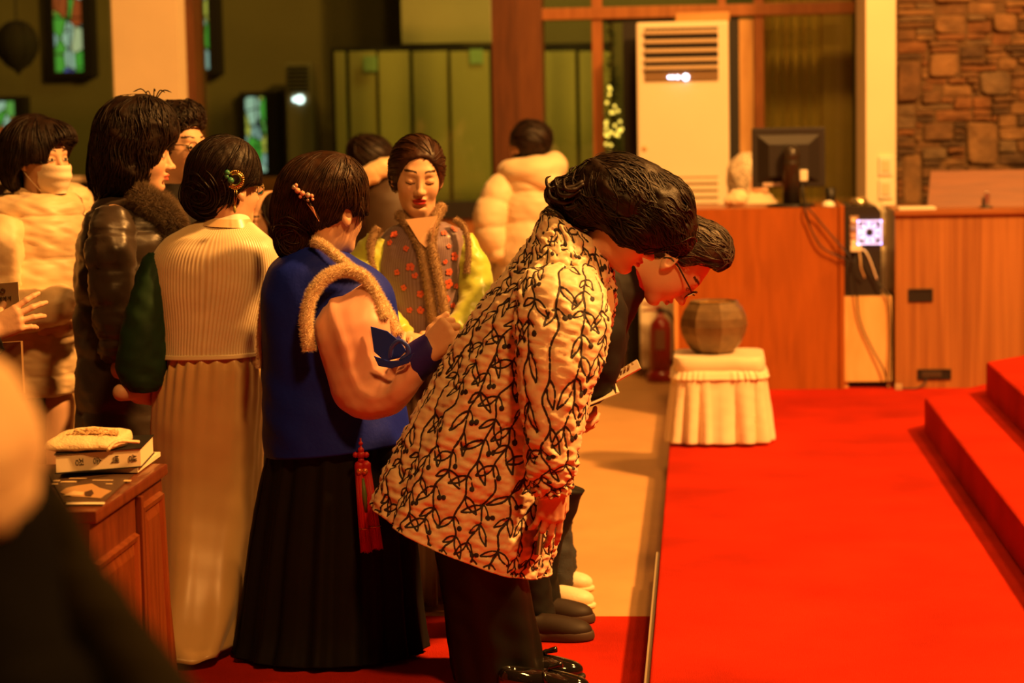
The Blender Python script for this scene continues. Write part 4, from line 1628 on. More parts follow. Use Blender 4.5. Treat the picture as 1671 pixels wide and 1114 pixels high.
for (x0, x1, y, h_) in ((87, 97, 783, 2.2), (98, 124, 785, 2.0), (112, 140, 780, 1.0), (150, 183, 783, 1.2), (201, 213, 783, 2.6), (172, 182, 789, 1.2), (84, 94, 788, 2.4)):
    sheet('print_line', [(x0, y + h_), (x1, y + h_), (x1 + 2, y), (x0 + 2, y)], zp + .0045, .0008, MATS['leaflet_pale'], lf)
pp = sheet('paper_sheets', [(99, 772), (150, 771), (225, 771), (262, 744), (240, 744), (150, 750), (110, 758)], zp + .004, .012, page, None, loc=quad_pts([(180, 765)], zp)[0])
tag(pp, 'loose white paper sheets under the black book on the pew', 'paper')
zb_ = zp + .0205
bk = thing('book', 'black book with handwriting on its cream page edge, under the lace pouch', 'book', quad_pts([(160, 762)], zb_)[0])
P = quad_pts([(92, 771), (230, 760), (250, 738), (112, 745)], zb_)
zB = .046
V = [tuple(p) for p in P] + [tuple(p + A(0, 0, zB)) for p in P]
bx_f = [(3, 2, 1, 0), (4, 5, 6, 7), (0, 1, 5, 4), (1, 2, 6, 5), (2, 3, 7, 6), (3, 0, 4, 7)]
MB().add(V, bx_f).build('pages', page, bk)
cv = mk('book_black', (.014, .012, .010), rough=.45)
ctr = np.mean(P, 0)
for z in (zb_ - .003, zb_ + zB):
    Q = [ctr + (p - ctr) * 1.03 for p in P]
    V = [(p[0], p[1], z) for p in Q] + [(p[0], p[1], z + .003) for p in Q]
    MB().add(V, bx_f).build('cover', cv, bk)
ex_, ez_ = (P[1] - P[0]) / np.linalg.norm(P[1] - P[0]), A(0, 0, 1)
for k, ch in enumerate('정송백생'):
    o_ = P[0] + (P[1] - P[0]) * (.27 + .21 * k) + A(0, -.0012, zB * .5)
    text_mesh(ch, .024, ink, bk, basis(o_, -ez_, ex_))
zP = zb_ + zB + .005
pts_ = [onz(x, y, zP) for x, y in ((80, 747), (178, 744), (221, 721), (150, 716), (100, 728))]
c = np.mean(pts_, 0)
pch = thing('pouch', 'cream cloth pouch with a lace trim lying on the black book', 'pouch', (c[0], c[1], zP))
hx = np.linalg.norm(pts_[1] - pts_[0]) * .62
axu = (pts_[1] - pts_[0]) / np.linalg.norm(pts_[1] - pts_[0])
axv = A(-axu[1], axu[0], 0)
PR = lambda z, k, e: np.concatenate([A(c[0], c[1], zP + z) + axu * .0, axu * hx * k, axv * hx * .66 * k + axu * .03 * k + A(0, 0, min(z, .03) * .45 * k), [e]])
Loft([PR(.001, .86, 4), PR(.010, 1.0, 4), PR(.024, 1.0, 4), PR(.034, .90, 3.6), PR(.041, .55, 3), PR(.043, .2, 2.5)], 96, 24, wrinkle(.003, 9, 4)).build('cloth', mk('pouch_cloth', (.82, .62, .34), rough=.6, bump=.3, bscale=150), pch)
mb = MB()
g_ = np.random.default_rng(3)
for q in range(110):
    s_, t_ = g_.uniform(-.55, .75), g_.uniform(-.25, .42)
    p = A(c[0], c[1], zP) + axu * hx * s_ + axv * hx * .66 * t_ + A(0, 0,   .043 + .013 * t_ - .012 * (s_ * s_ + t_ * t_))
    rr, ph = g_.uniform(.004, .010), g_.uniform(0, 6)
    ring = [p + rr * (math.cos(a_) * axu + math.sin(a_) * axv) + A(0, 0, g_.uniform(0, .004)) for a_ in np.linspace(ph, ph + 6.28, 8)]
    V, Fs = tube(ring, .0014, 4, False)
    mb.add(V, Fs)
tag(mb.build('lace_trim', mk('lace', (.62, .40, .18), rough=.8), pch, True), kind='stuff')
MB().tube(path([pts_[1] + A(-.01, .02, .012), pts_[1] + A(.01, .05, .03), pts_[1] + A(.05, .11, .02)], 12), .005, 6).build('piping', MATS['pouch_cloth'], pch, True)

# ================================================================== PEOPLE
class Hr(Field):
    def e(s, px, py, Y, rx, ry, rY, deg=0, k=.03, op=1):
        q = S(Y)
        return s.el(at(px, py, Y), (rx / q, rY, ry / q), R=rot2(deg), k=k, op=op)


def sleeve(root, pts, rad, m, name='sleeve', disp=None, n=40, k=50, flat=1., cap=(1, 1), ref=(0, 1, 0)):
    pts = np.asarray(pts, float)
    t = np.gradient(pts, axis=0)
    t /= np.linalg.norm(t, axis=1)[:, None]
    rings = []
    for p, d, r in zip(pts, t, rad):
        a = np.cross(d, np.asarray(ref, float))
        a /= np.linalg.norm(a)
        b = np.cross(d, a)
        rings.append(np.concatenate([p, a * r, b * r * flat, [2.]]))
    return Loft(rings, n, k, disp, cap).build(name, m, root)


def legs(root, x, y, ztop, m, ms, d=(1, 0), gap=.09, w=.078, shoes=True, skirt=False, soles=None):
    d = np.asarray(d, float) / np.linalg.norm(d)
    pr = A(-d[1], d[0])
    for s in (1, -1):
        c = A(x, y) + pr * gap * s
        R_ = lambda z, r, q=0: np.concatenate([A(c[0] + d[0] * q, c[1] + d[1] * q, z), A(r, 0, 0), A(0, r, 0), [2.]])
        Loft([R_(ztop, w * 1.15), R_(ztop * .6, w), R_(ztop * .35, w * .85), R_(.04, w * .78)], 28, 24, wrinkle(.004, 6, 3)).build('trouser_leg', m, root)
        if shoes:
            shoe(root, (c[0] - d[0] * .07, c[1] - d[1] * .07, 0.0065), d, .245, ms, soles or blackp)


def foot(p, z=0.):
    return (float(p[0]), float(p[1]), z)


fur_cream = mk('fur_cream', (.86, .70, .46), rough=.85, sheen=.4)
fur_brown = mk('fur_brown', (.40, .25, .12), rough=.9, sheen=.4)
fur_dark = mk('fur_dark', (.16, .10, .045), rough=.9, sheen=.3)
trouser = mk('trouser_black', (.008, .007, .006), rough=.65, spec=.25, var=.2, vscale=5)
shoe_black = mk('shoe_black', (.016, .012, .010), rough=.4)
shoe_brown = mk('shoe_brown', (.022, .012, .007), rough=.6, spec=.25)
hd = hair_mat()
hb = hair_mat('hair_brown', (.032, .013, .005), .45)
hg = hair_mat('hair_grey', (.06, .045, .035), .5)
gold = mk('gold_metal', (.80, .52, .18), rough=.25, metal=1)
jade = mk('jade', (.06, .24, .12), rough=.25)
lens = bpy.data.materials.new('lens_glass')
lens.use_nodes = True
_n = lens.node_tree.nodes
_p = _n['Principled BSDF']
_p.inputs['Base Color'].default_value = (1, 1, 1, 1)
_p.inputs['Transmission Weight'].default_value = 1
_p.inputs['Roughness'].default_value = .0
_p.inputs['IOR'].default_value = 1.1
def card(name, pts, m, parent, t=.002):
    P = [np.asarray(p) for p in pts]
    nn = np.cross(P[1] - P[0], P[2] - P[0])
    nn = nn / np.linalg.norm(nn) * t
    n = len(P)
    V = P + [p + nn for p in P]
    return MB().add(V, [tuple(range(n)), tuple(range(n, 2 * n))[::-1]] + [(k, n + k, n + (k + 1) % n, (k + 1) % n) for k in range(n)]).build(name, m, parent)


DOWN = A(0, 0, -1)


def toward(pt, w=1., down=.0):
    return lambda P: (pt - P) / (np.linalg.norm(pt - P, axis=-1)[..., None] + 1e-6) * w + DOWN * down


def away(pt, w=1., down=.6):
    return lambda P: (P - pt) / (np.linalg.norm(P - pt, axis=-1)[..., None] + 1e-6) * w + DOWN * down


# ------------------------------------------------------------------ 1. bowing woman in the leaf-print coat
Y = 6.27
c9 = at(745, 760, Y)
p9 = thing('person', 'woman bowing deeply in a cream quilted coat with black leaf pattern, dark wavy hair', 'person', foot(at(800, 1130, Y)))
coat_m = mk('leaf_coat_cloth', (.84, .63, .38), rough=.5, sheen=.25, var=.05, vscale=10, bump=.12, bscale=45)
line_m = mk('leaf_embroidery', (.022, .012, .012), rough=.7)


def leaf_pattern(x0, x1, y1, seed, sx=.066, sy=.098):
    g = random.Random(seed)
    lines, dots = [], []
    nst = int((x1 - x0) / sx) + 2
    for i in range(nst):
        xs = x0 + i * sx
        ph = g.uniform(0, 1) * sy
        off = (i % 2) * sy * .5
        pts = [(xs + .008 * (1 if j % 2 else -1) + g.uniform(-.009, .009), -sy + off + j * sy * .5 + g.uniform(-.008, .008)) for j in range(int(2 * y1 / sy) + 5)]
        P = path(np.array(pts), len(pts) * 4)
        lines.append((P, .0029))
        for j in range(1, len(pts) - 1):
            x, y = pts[j]
            sd = 1 if j % 2 else -1
            if g.random() < .12:
                continue
            an = math.radians(g.uniform(18, 58))
            L = g.uniform(.046, .068)
            w = g.uniform(.0065, .0105)
            dx, dy = sd * math.sin(an), math.cos(an)
            t = np.linspace(0, 1, 10)
            for q in (1, -1):
                b = q * w * np.sin(math.pi * t ** .85)
                lines.append((np.stack([x + dx * L * t + dy * b, y + dy * L * t - dx * b], 1), .0026))
            if j % 2 == 0:
                lx, ly = x - sd * .024, y + .016 + g.uniform(-.004, .006)
                lines.append((np.array([(x, y - .004), (x - sd * .012, y + .001), (lx, ly)]), .0022))
                dots.append((lx, ly + .004, .0072))
                if g.random() < .45:
                    dots.append((lx - sd * .011, ly - .001, .0068))
            elif g.random() < .5:
                a2 = math.radians(g.uniform(20, 60))
                L2 = g.uniform(.035, .05)
                t = np.linspace(0, 1, 8)
                for q in (1, -1):
                    b = q * .0065 * np.sin(math.pi * t ** .85)
                    lines.append((np.stack([x - sd * math.sin(a2) * L2 * t + math.cos(a2) * b, y + math.cos(a2) * L2 * t + sd * math.sin(a2) * b], 1), .0023))
    return lines, dots


def groove(lines, dots, x0, x1, y1, px=.0028):
    nx_, ny_ = int((x1 - x0) / px) + 1, int(y1 / px) + 1
    im = np.zeros((nx_, ny_))
    for P, w in lines:
        n = max(int(np.linalg.norm(np.diff(P, axis=0), axis=1).sum() / px * 1.5), 2)
        Q = np.stack([np.interp(np.linspace(0, 1, n), np.linspace(0, 1, len(P)), P[:, k]) for k in (0, 1)], 1)
        i, j = ((Q[:, 0] - x0) / px).astype(int), (Q[:, 1] / px).astype(int)
        ok = (i >= 0) & (j >= 0) & (i < nx_) & (j < ny_)
        im[i[ok], j[ok]] = 1
    r = np.arange(-7, 8)
    kx = np.exp(-(r / 2.6) ** 2)
    kx /= kx.sum()
    for ax in (0, 1):
        im = np.apply_along_axis(lambda v: np.convolve(v, kx, 'same'), ax, im)
    im = im / (np.percentile(im, 97) + 1e-6)
    return np.clip(im, 0, 1), px


def embroidered(root, rings, name, n, m, seed, anchor=.75, puff_=.010, wr=.005, extra=None):
    lf_ = Loft(rings, n, m)
    half = lf_.circ.max() * .5
    lines, dots = leaf_pattern(-half, half, lf_.len, seed)
    im, px = groove(lines, dots, -half, half, lf_.len)
    u = lf_.th / (2 * math.pi)
    du = (u - anchor + .5) % 1. - .5
    x = du * lf_.circ[:, None]
    y = lf_.v * lf_.len
    i = np.clip(((x + half) / px).astype(int), 0, im.shape[0] - 1)
    j = np.clip((y / px).astype(int), 0, im.shape[1] - 1)
    d = puff_ * (1 - im[i, j]) + wr * wob(lf_.P, 7, seed) + .0034 * wob(lf_.P * A(1, 1, 2), 24, seed + 3, 2)
    if extra is not None:
        d = d + extra(lf_.th, lf_.v, lf_.P)
    lf_.P = lf_.P + lf_.N * d[..., None]
    lf_.normals()
    o = lf_.build(name, coat_m, root)
    V, Fs = [], []
    base = 0

    def conv(Q):
        v = Q[:, 1] / lf_.len
        cr = np.interp(v, np.linspace(0, 1, lf_.m + 1), lf_.circ)
        return anchor + Q[:, 0] / cr, v, (np.abs(Q[:, 0]) < cr * .5) & (v > .001) & (v < .999)
    for P, w in lines:
        ln = np.linalg.norm(np.diff(P, axis=0), axis=1).sum()
        k = max(int(ln / .007), 3)
        Q = np.stack([np.interp(np.linspace(0, 1, k), np.linspace(0, 1, len(P)), P[:, q]) for q in (0, 1)], 1)
        T = np.gradient(Q, axis=0)
        T /= np.linalg.norm(T, axis=1)[:, None] + 1e-9
        Nr = np.stack([-T[:, 1], T[:, 0]], 1)
        uu, vv, ok = conv(Q)
        if ok.sum() < 2:
            continue
        rows = []
        for sgn, off in ((-1, .0004), (0, .0022), (1, .0004)):
            ua, va, _ = conv(Q + Nr * w * sgn)
            rows.append(lf_.sample(ua, va, off)[0])
        R_ = np.stack(rows, 1)
        V.append(R_.reshape(-1, 3))
        for q in range(k - 1):
            if ok[q] and ok[q + 1]:
                for a_ in (0, 1):
                    Fs.append((base + 3 * q + a_, base + 3 * q + a_ + 1, base + 3 * q + 4 + a_, base + 3 * q + 3 + a_))
        base += 3 * k
    for (dx, dy, r) in dots:
        an = np.linspace(0, 2 * math.pi, 9)[:-1]
        Q = np.concatenate([[[dx, dy]], np.stack([dx + r * np.cos(an), dy + r * np.sin(an)], 1)])
        uu, vv, ok = conv(Q)
        if not ok.all():
            continue
        P_, N_ = lf_.sample(uu, vv, .001)
        P_[0] += N_[0] * .003
        V.append(P_)
        Fs += [(base, base + 1 + q, base + 1 + (q + 1) % 8) for q in range(8)]
        base += 9
    e = mesh('embroidery', np.concatenate(V), Fs, line_m, o, True)
    e['kind'] = 'stuff'
    return lf_, o


coat_r = [rg(905, 345, 985, 420, Y, .085), rg(880, 372, 1000, 462, Y, .155), rg(845, 424, 998, 505, Y, .20), rg(803, 475, 985, 556, Y, .215), rg(758, 540, 962, 628, Y, .215),
          rg(718, 610, 940, 705, Y, .22), rg(676, 688, 918, 790, Y, .225), rg(640, 755, 900, 868, Y, .235), rg(613, 822, 886, 938, Y, .25)]
big_folds = lambda th, v, P: .012 * v ** 1.3 * np.sin(6 * th + 1.1) + .006 * v * np.sin(11 * th + .3)
embroidered(p9, coat_r, 'coat', 340, 260, 5, extra=big_folds)
sl = [rg(905, 428, 958, 440, Y - .13, .055), rg(862, 446, 985, 478, Y - .19, .085), rg(845, 500, 992, 530, Y - .235, .09), rg(846, 570, 980, 590, Y - .26, .088), rg(852, 650, 955, 662, Y - .275, .082),
      rg(858, 725, 942, 730, Y - .28, .075), rg(862, 768, 938, 766, Y - .28, .07), rg(874, 797, 930, 790, Y - .28, .05), rg(884, 808, 924, 803, Y - .28, .036)]
embroidered(p9, sl, 'sleeve', 170, 150, 9, extra=lambda th, v, P: .005 * (v > .86) * np.sin(14 * th))
slf = [rg(940, 440, 985, 455, Y + .16, .05), rg(880, 470, 985, 495, Y + .18, .08), rg(860, 590, 965, 600, Y + .2, .08), rg(870, 720, 935, 724, Y + .14, .07), rg(890, 785, 926, 780, Y + .02, .04)]
Loft(slf, 48, 50, wrinkle(.006, 8, 3)).build('sleeve', coat_m, p9)
col_r = [rg(893, 342, 968, 392, Y, .095), rg(884, 352, 992, 430, Y, .125), rg(872, 382, 1003, 470, Y, .16), rg(866, 398, 1000, 486, Y, .175)]
embroidered(p9, col_r, 'collar', 200, 60, 13, puff_=.008, wr=.006)
lap = MB()
lv = []
for yy in (Y - .10, Y - .075):
    lv += [at(1000, 470, yy), at(1003, 500, yy), at(985, 560, yy), at(962, 592, yy), at(952, 560, yy), at(965, 490, yy)]
lap.add(lv, [(0, 1, 2, 3, 4, 5), (11, 10, 9, 8, 7, 6)] + [(k, 6 + k, 6 + (k + 1) % 6, (k + 1) % 6) for k in range(6)])
lap.build('lapel', coat_m, p9)
hf = A(.80, -.05, -.60)
hc = at(1021, 366, Y)
neck = at(950, 420, Y)
w1 = at(905, 793, Y - .28)
w2 = at(914, 786, Y - .14)
hand_r = hand_parts(w1, A(-.16, .05, -1), A(.45, -.88, 0), 1, curls=[(8, 14, 10), (10, 18, 12), (14, 24, 14), (18, 26, 16)], thumb=(30, 10, 5), sc_=.98)
hand_l = hand_parts(w2, A(-.05, -.12, -1), A(.75, -.6, 0), -1, curls=[(28, 45, 20), (30, 48, 22), (34, 50, 22), (38, 52, 22)], thumb=(25, 15, 8), sc_=.95)
hip = at(735, 700, Y)
body(p9, [head_parts(hc, hf, A(.6, 0, .8), 1.0, eyes='closed', neck=neck), hand_r, hand_l,
          core_parts([(neck, hip, .075, .10), (at(915, 460, Y - .13), at(905, 620, Y - .25), .045, .036), (at(905, 620, Y - .25), w1, .036, .024),
                      (at(925, 470, Y + .14), at(910, 620, Y + .17), .045, .036), (at(910, 620, Y + .17), w2, .036, .024),
                      (hip, at(775, 900, Y - .07), .085, .055), (at(775, 900, Y - .07), at(800, 1050, Y - .08), .055, .04),
                      (hip, at(785, 900, Y + .09), .085, .055), (at(785, 900, Y + .09), at(810, 1040, Y + .09), .055, .04)])])
h9 = Hr()
h9.e(1022, 322, Y, 92, 66, .125, -22).e(1080, 352, Y, 52, 62, .115, -20).e(1098, 385, Y, 34, 34, .09).e(960, 330, Y, 45, 40, .10).e(930, 314, Y, 30, 22, .06, 10).e(1040, 375, Y - .03, 45, 38, .09)
h9.e(918, 315, Y, 26, 20, .06, 15)
h9.e(920, 430, Y, 60, 66, .3, op=-1, k=.012)
h9.e(1012, 432, Y, 40, 36, .25, 20, op=-1, k=.015).e(985, 425, Y, 30, 42, .25, op=-1, k=.015).e(1068, 432, Y, 40, 26, .25, 12, op=-1, k=.015)
crown9 = at(1015, 262, Y)
fl9 = lambda P: A(.75, 0, -.55) + .6 * (P - crown9) / .2 + .5 * np.stack([np.sin(P[:, 2] * 38), 0 * P[:, 0], np.cos(P[:, 0] * 30)], -1)
hair(p9, h9, .006, hd, [dict(flow=fl9, n=1500, length=.20, w=.0021, seed=3, steps=14, lift=.003, jitter=.20, curl=.3),
                        dict(flow=lambda P: A(.6, 0, -.7), n=120, length=.16, w=.0032, seed=14, lift=.007, jitter=.35, curl=.5),
                        dict(flow=lambda P: A(-1, 0, .05) + .5 * np.stack([0 * P[:, 0], 0 * P[:, 0], np.sin(P[:, 0] * 60)], -1), n=160, length=.10, w=.0028, seed=4, lift=.004, jitter=.3, curl=.8,
                             keep=lambda P: P[:, 0] < at(975, 330, Y)[0])], warp=lambda P: .010 * wob(P, 11, 2))
cur = MB()
g_ = np.random.default_rng(17)
for q in range(30):
    sx, sy = g_.uniform(930, 985), g_.uniform(290, 345)
    yy_ = Y + g_.uniform(-.10, .08)
    L_ = g_.uniform(20, 46)
    up_ = g_.uniform(-16, 8)
    cur.tube(path([at(sx, sy, yy_), at(sx - L_ * .45, sy + 8 - up_ * .3, yy_ - .01), at(sx - L_ * .95, sy + 4 - up_, yy_ - .012), at(sx - L_ * 1.05, sy - 10 - up_, yy_ - .006), at(sx - L_ * .85, sy - 15 - up_, yy_)], 16),
             [.006] * 4 + list(np.linspace(.0085, .0015, 12)), 6)
cur.build('nape_curls', hd, p9, True)
pant = [rg(702, 852, 880, 905, Y - .03, .20), rg(712, 905, 862, 935, Y - .05, .17), rg(722, 985, 868, 990, Y - .06, .13), rg(733, 1060, 882, 1060, Y - .06, .12), rg(742, 1110, 888, 1107, Y - .06, .115)]
Loft(pant, 64, 60, lambda th, v, P: .008 * v * np.sin(7 * th) + .004 * wob(P, 6, 2)).build('trouser_leg', mk('trouser_satin', (.007, .006, .004), rough=.5, spec=.18, var=.2, vscale=4), p9)
pant2 = [rg(735, 870, 865, 905, Y + .12, .10), rg(760, 985, 860, 990, Y + .13, .09), rg(775, 1080, 880, 1077, Y + .13, .09)]
Loft(pant2, 48, 40, wrinkle(.005, 6, 8)).build('trouser_leg', MATS['trouser_satin'], p9)
patent = mk('patent_black', (.010, .008, .007), rough=.08, coat=.6)
for (hx, hy, yy) in ((812, 1132, Y - .06), (806, 1106, Y + .13)):
    hp = onz(hx, hy, .0065)
    sh, R_ = shoe(p9, hp, (1, -.04), .265, patent, black, wd=.042, ht=.07)
    tp = hp + R_ @ A(.135, 0, .072)
    MB().tube([hp + R_ @ A(.145, .04, .045), hp + R_ @ A(.135, .02, .066), hp + R_ @ A(.132, 0, .070), hp + R_ @ A(.135, -.02, .066), hp + R_ @ A(.145, -.04, .045)], .006, 6).build('strap', patent, sh, True)
    for q in (-1, 1):
        MB().lathe([(.003, 0), (.009, .004), (.008, .012), (.011, .034), (.001, .035)], (0, 0, 0), 10)
        tv = [(tp + R_ @ A(.01 + .008 * k_, q * .008 - q * .002 * k_, .006 + .002 * k_)) for k_ in range(6)]
        MB().tube(tv, [.004, .007, .006, .008, .009, .009], 8).build('tassel', patent, sh, True)
mg = thing('booklet', 'thin dark booklet held upright between leaf-print coat and hand', 'booklet', at(884, 905, Y - .16))
P_ = [at(888, 828, Y - .27), at(880, 905, Y - .28), at(876, 905, Y - .10), at(884, 828, Y - .09)]
for dx, m_, nm in ((0, page, 'pages'), (.005, mk('cover_olive', (.12, .08, .03), rough=.5), 'cover'), (-.005, mk('cover_olive', (.12, .08, .03)), 'cover')):
    V = [p + A(dx - .0028, 0, 0) for p in P_] + [p + A(dx + .0022, 0, 0) for p in P_]
    MB().add(V, bx_f).build(nm, m_, mg)

# ------------------------------------------------------------------ 2. bowing man in black with glasses
Y = 6.9
p10 = thing('person', 'man in black jacket and glasses bowing beside the leaf-print coat, holding white papers', 'person', foot(at(880, 1040, Y)))
jack = mk('jacket_black', (.011, .009, .008), rough=.7, spec=.25)
Loft([rg(985, 395, 1050, 428, Y, .07), rg(940, 372, 1056, 470, Y, .10), rg(885, 395, 1044, 500, Y, .17), rg(826, 448, 1016, 555, Y, .21), rg(768, 515, 978, 628, Y, .20), rg(738, 590, 945, 705, Y, .19), rg(745, 690, 930, 800, Y, .20)], 64, 60,
     wrinkle(.006, 5, 4)).build('jacket', jack, p10)
Loft([rg(1020, 404, 1056, 424, Y, .060), rg(1014, 430, 1058, 466, Y, .066), rg(1006, 450, 1050, 488, Y, .07)], 40, 14).build('collar', mk('collar_red', (.42, .02, .012), rough=.6), p10)
wr10 = at(888, 672, Y - .17)
sleeve(p10, [at(975, 455, Y - .16), at(985, 520, Y - .19), at(980, 590, Y - .21), at(966, 625, Y - .20), at(930, 655, Y - .18), at(896, 668, Y - .17)], [.062, .072, .066, .060, .048, .040], jack, disp=wrinkle(.006, 8, 6))
sleeve(p10, [at(985, 470, Y + .16), at(990, 560, Y + .18), at(972, 620, Y + .14), at(885, 662, Y + .05)], [.06, .066, .058, .042], jack, disp=wrinkle(.006, 8, 7))
m10 = A(.43, -.06, -.9)
up10 = A(.9, 0, .43)
h10 = at(1101, 426, Y)
body(p10, [head_parts(h10, m10, up10, 1.1, eyes='open', female=False, lips=(.46, .16, .10), neck=at(1020, 430, Y)),
           hand_parts(wr10, A(.80, -.12, -.35), A(-.1, -.75, -.6), 1, curls=[(25, 50, 30), (25, 45, 25), (22, 42, 25), (25, 40, 25)], thumb=(30, 10, 5), sc_=1.05),
           hand_parts(at(880, 665, Y + .05), A(.85, -.3, -.2), A(.2, .8, -.5), -1, curl=(30, 40, 20), thumb=(30, 10, 5), sc_=1.05),
           core_parts([(at(1010, 430, Y), at(800, 660, Y), .06, .10), (at(975, 465, Y - .15), at(980, 590, Y - .2), .04, .034), (at(980, 590, Y - .2), wr10, .034, .025),
                       (at(985, 470, Y + .15), at(985, 590, Y + .17), .04, .034), (at(985, 590, Y + .17), at(880, 665, Y + .05), .034, .025),
                       (at(810, 680, Y - .08), at(860, 980, Y - .09), .07, .04), (at(810, 680, Y + .08), at(866, 970, Y + .08), .07, .04)])])
hr = Hr()
hr.e(1128, 398, Y, 62, 44, .098, -28).e(1158, 404, Y, 34, 36, .085, -20).e(1085, 392, Y, 42, 38, .09).e(1124, 420, Y, 22, 24, .096).e(1168, 416, Y, 22, 22, .075)
hr.e(1104, 476, Y, 74, 41, .3, 29, op=-1, k=.008).e(1180, 470, Y, 44, 30, .3, 25, op=-1, k=.008).e(1094, 414, Y - .1, 13, 17, .05, 20, op=-1, k=.006)
hair(p10, hr, .0055, hg, [dict(flow=lambda P: A(1, 0, -.45), n=800, length=.07, w=.0024, seed=8, steps=8, lift=.004, jitter=.3)], warp=lambda P: .004 * wob(P, 22, 5))
glasses(p10, h10, m10, up10, 1.1, mk('frame_black', (.012, .010, .010), rough=.3), lens, thin=.0022)
for yy, (x0, x1, x2) in ((Y - .09, (765, 800, 838)), (Y + .10, (790, 815, 846))):
    Loft([rg(x0, 770, x0 + 165, 800, yy, .10), rg(x1, 900, x1 + 98, 905, yy, .085), rg(x2, 1004, x2 + 70, 1004, yy, .075)], 40, 40, wrinkle(.006, 6, 9)).build('trouser_leg', trouser, p10)
for hx, hy in ((832, 1042), (838, 1014)):
    shoe(p10, onz(hx, hy, .0065), (1, -.02), .262, shoe_brown, mk('sole_brown', (.045, .022, .010), rough=.7), 'clog', wd=.046, ht=.082)
pp1 = thing('paper', 'white folded paper held low by the bowing man, nearest his fingers', 'paper', at(980, 655, Y - .2))
Yp = Y - .16
fold = mk('paper_white', (.86, .74, .54), rough=.65)


card('leaf', [at(944, 652, Yp), at(1004, 630, Yp + .02), at(1011, 640, Yp - .10), at(947, 666, Yp - .13)], fold, pp1)
card('folded_edge', [at(1004, 623, Yp + .03), at(1011, 640, Yp - .10), at(1006, 640, Yp - .10), at(1003, 630, Yp + .03)], fold, pp1)
pp2 = thing('booklet', 'small white booklet sticking out beyond the bowing man\'s papers', 'booklet', at(1020, 610, Y - .1))
card('cover', [at(999, 611, Yp + .05), at(1039, 586, Yp + .05), at(1045, 600, Yp + .03), at(1005, 622, Yp + .03)], fold, pp2, .008)
card('printed_band', [at(1000, 611.5, Yp + .046), at(1007, 607, Yp + .046), at(1012, 616.5, Yp + .026), at(1006, 620, Yp + .026)], mk('print_tan', (.45, .30, .14), rough=.6), pp2, -.0015)
for q in (14, 20, 26):
    card('print_line', [at(1003 + q, 605 - .6 * q + 3, Yp + .046), at(1006 + q, 603 - .6 * q + 3, Yp + .046), at(1008 + q, 607 - .6 * q + 3, Yp + .036), at(1005 + q, 609 - .6 * q + 3, Yp + .036)], MATS['print_tan'], pp2, -.0012)

# ------------------------------------------------------------------ 3. third bowing figure, mostly hidden: jeans and white sneakers
Y = 7.35
p11 = thing('person', 'bowing person in dark jeans and white sneakers, hidden behind the leaf-print coat', 'person', foot(at(880, 985, Y)))
Loft([rg(930, 358, 985, 400, Y, .07), rg(905, 390, 1000, 450, Y, .14), rg(850, 470, 960, 560, Y, .20), rg(805, 565, 925, 665, Y, .19), rg(795, 690, 905, 770, Y, .18), rg(800, 770, 912, 815, Y, .18)], 48, 40, wrinkle(.008, 6, 3)).build('jacket', jack, p11)
hood = Field().el(at(912, 352, Y - .18), (.068, .10, .048), R=rot2(28), k=.03).el(at(935, 340, Y - .16), (.06, .10, .045), R=rot2(20), k=.03)
V, Q = hood.surf(.008, lambda P: .005 * wob(P, 10, 3))
mesh('hood', V, Q, jack, p11)
for yy, dx in ((Y - .08, 0), (Y + .10, 4)):
    Loft([rg(838 + dx, 760, 930 + dx, 775, yy, .09), rg(852 + dx, 850, 928 + dx, 852, yy, .08), rg(862 + dx, 908, 935 + dx, 912, yy, .08), rg(882 + dx, 958 - dx * 4, 932 + dx, 968 - dx * 4, yy, .072)], 44, 44,
         lambda th, v, P: .008 * wob(P * A(1, 1, 1.6), 9, 12) + .004 * np.sin(4 * th)).build('trouser_leg', mk('denim_dark', (.028, .030, .034), rough=.75, bump=.3, bscale=240), p11)
    Loft([rg(881 + dx, 953 - dx * 4, 934 + dx, 961 - dx * 4, yy, .074), rg(882 + dx, 966 - dx * 4, 933 + dx, 976 - dx * 4, yy, .075)], 40, 6).build('turn_up', mk('denim_cuff', (.05, .055, .06), rough=.75), p11)
for hx, hy in ((848, 990), (850, 962)):
    shoe(p11, onz(hx, hy, .002), (1, -.02), .252, mk('sneaker_white', (.84, .72, .50), rough=.5, bump=.1, bscale=120), mk('sole_white', (.80, .66, .44), rough=.55), wd=.042)
body(p11, [head_parts(at(1005, 348, Y), A(.75, 0, -.66), A(.66, 0, .75), .98, h=.005, neck=at(945, 385, Y)), core_parts([(at(945, 385, Y), at(840, 680, Y), .05, .09), (at(845, 700, Y - .07), at(895, 960, Y - .08), .06, .04), (at(845, 700, Y + .07), at(898, 945, Y + .1), .06, .04)])])
hr = Hr().e(1010, 332, Y, 56, 40, .09, -20)
hair(p11, hr, .009, hd)

# ------------------------------------------------------------------ 4. woman in blue hanbok vest
Y = 6.56
p5 = thing('person', 'woman in blue vest with cream fur over pink sleeves, black skirt, red tassel', 'person', foot(at(545, 1105, Y)))
blue = mk('vest_blue', (.004, .016, .36), rough=.6, spec=.3, var=.08, vscale=12, bump=.1, bscale=70)
Loft([rh(402, 478, 545, Y, .06), rh(420, 452, 578, Y, .10), rh(442, 436, 612, Y, .135, 2.2), rh(482, 428, 640, Y, .155, 2.3), rh(545, 426, 652, Y, .16, 2.2), rh(620, 427, 655, Y, .165), rg(428, 692, 662, 678, Y, .18), rg(433, 742, 670, 716, Y, .195)], 72, 80,
     lambda th, v, P: .005 * wob(P, 5, 2) + .006 * v * np.sin(5 * th)).build('vest', blue, p5)
skirt_m = mk('skirt_black', (.006, .005, .004), rough=.75, spec=.2, var=.2, vscale=3)
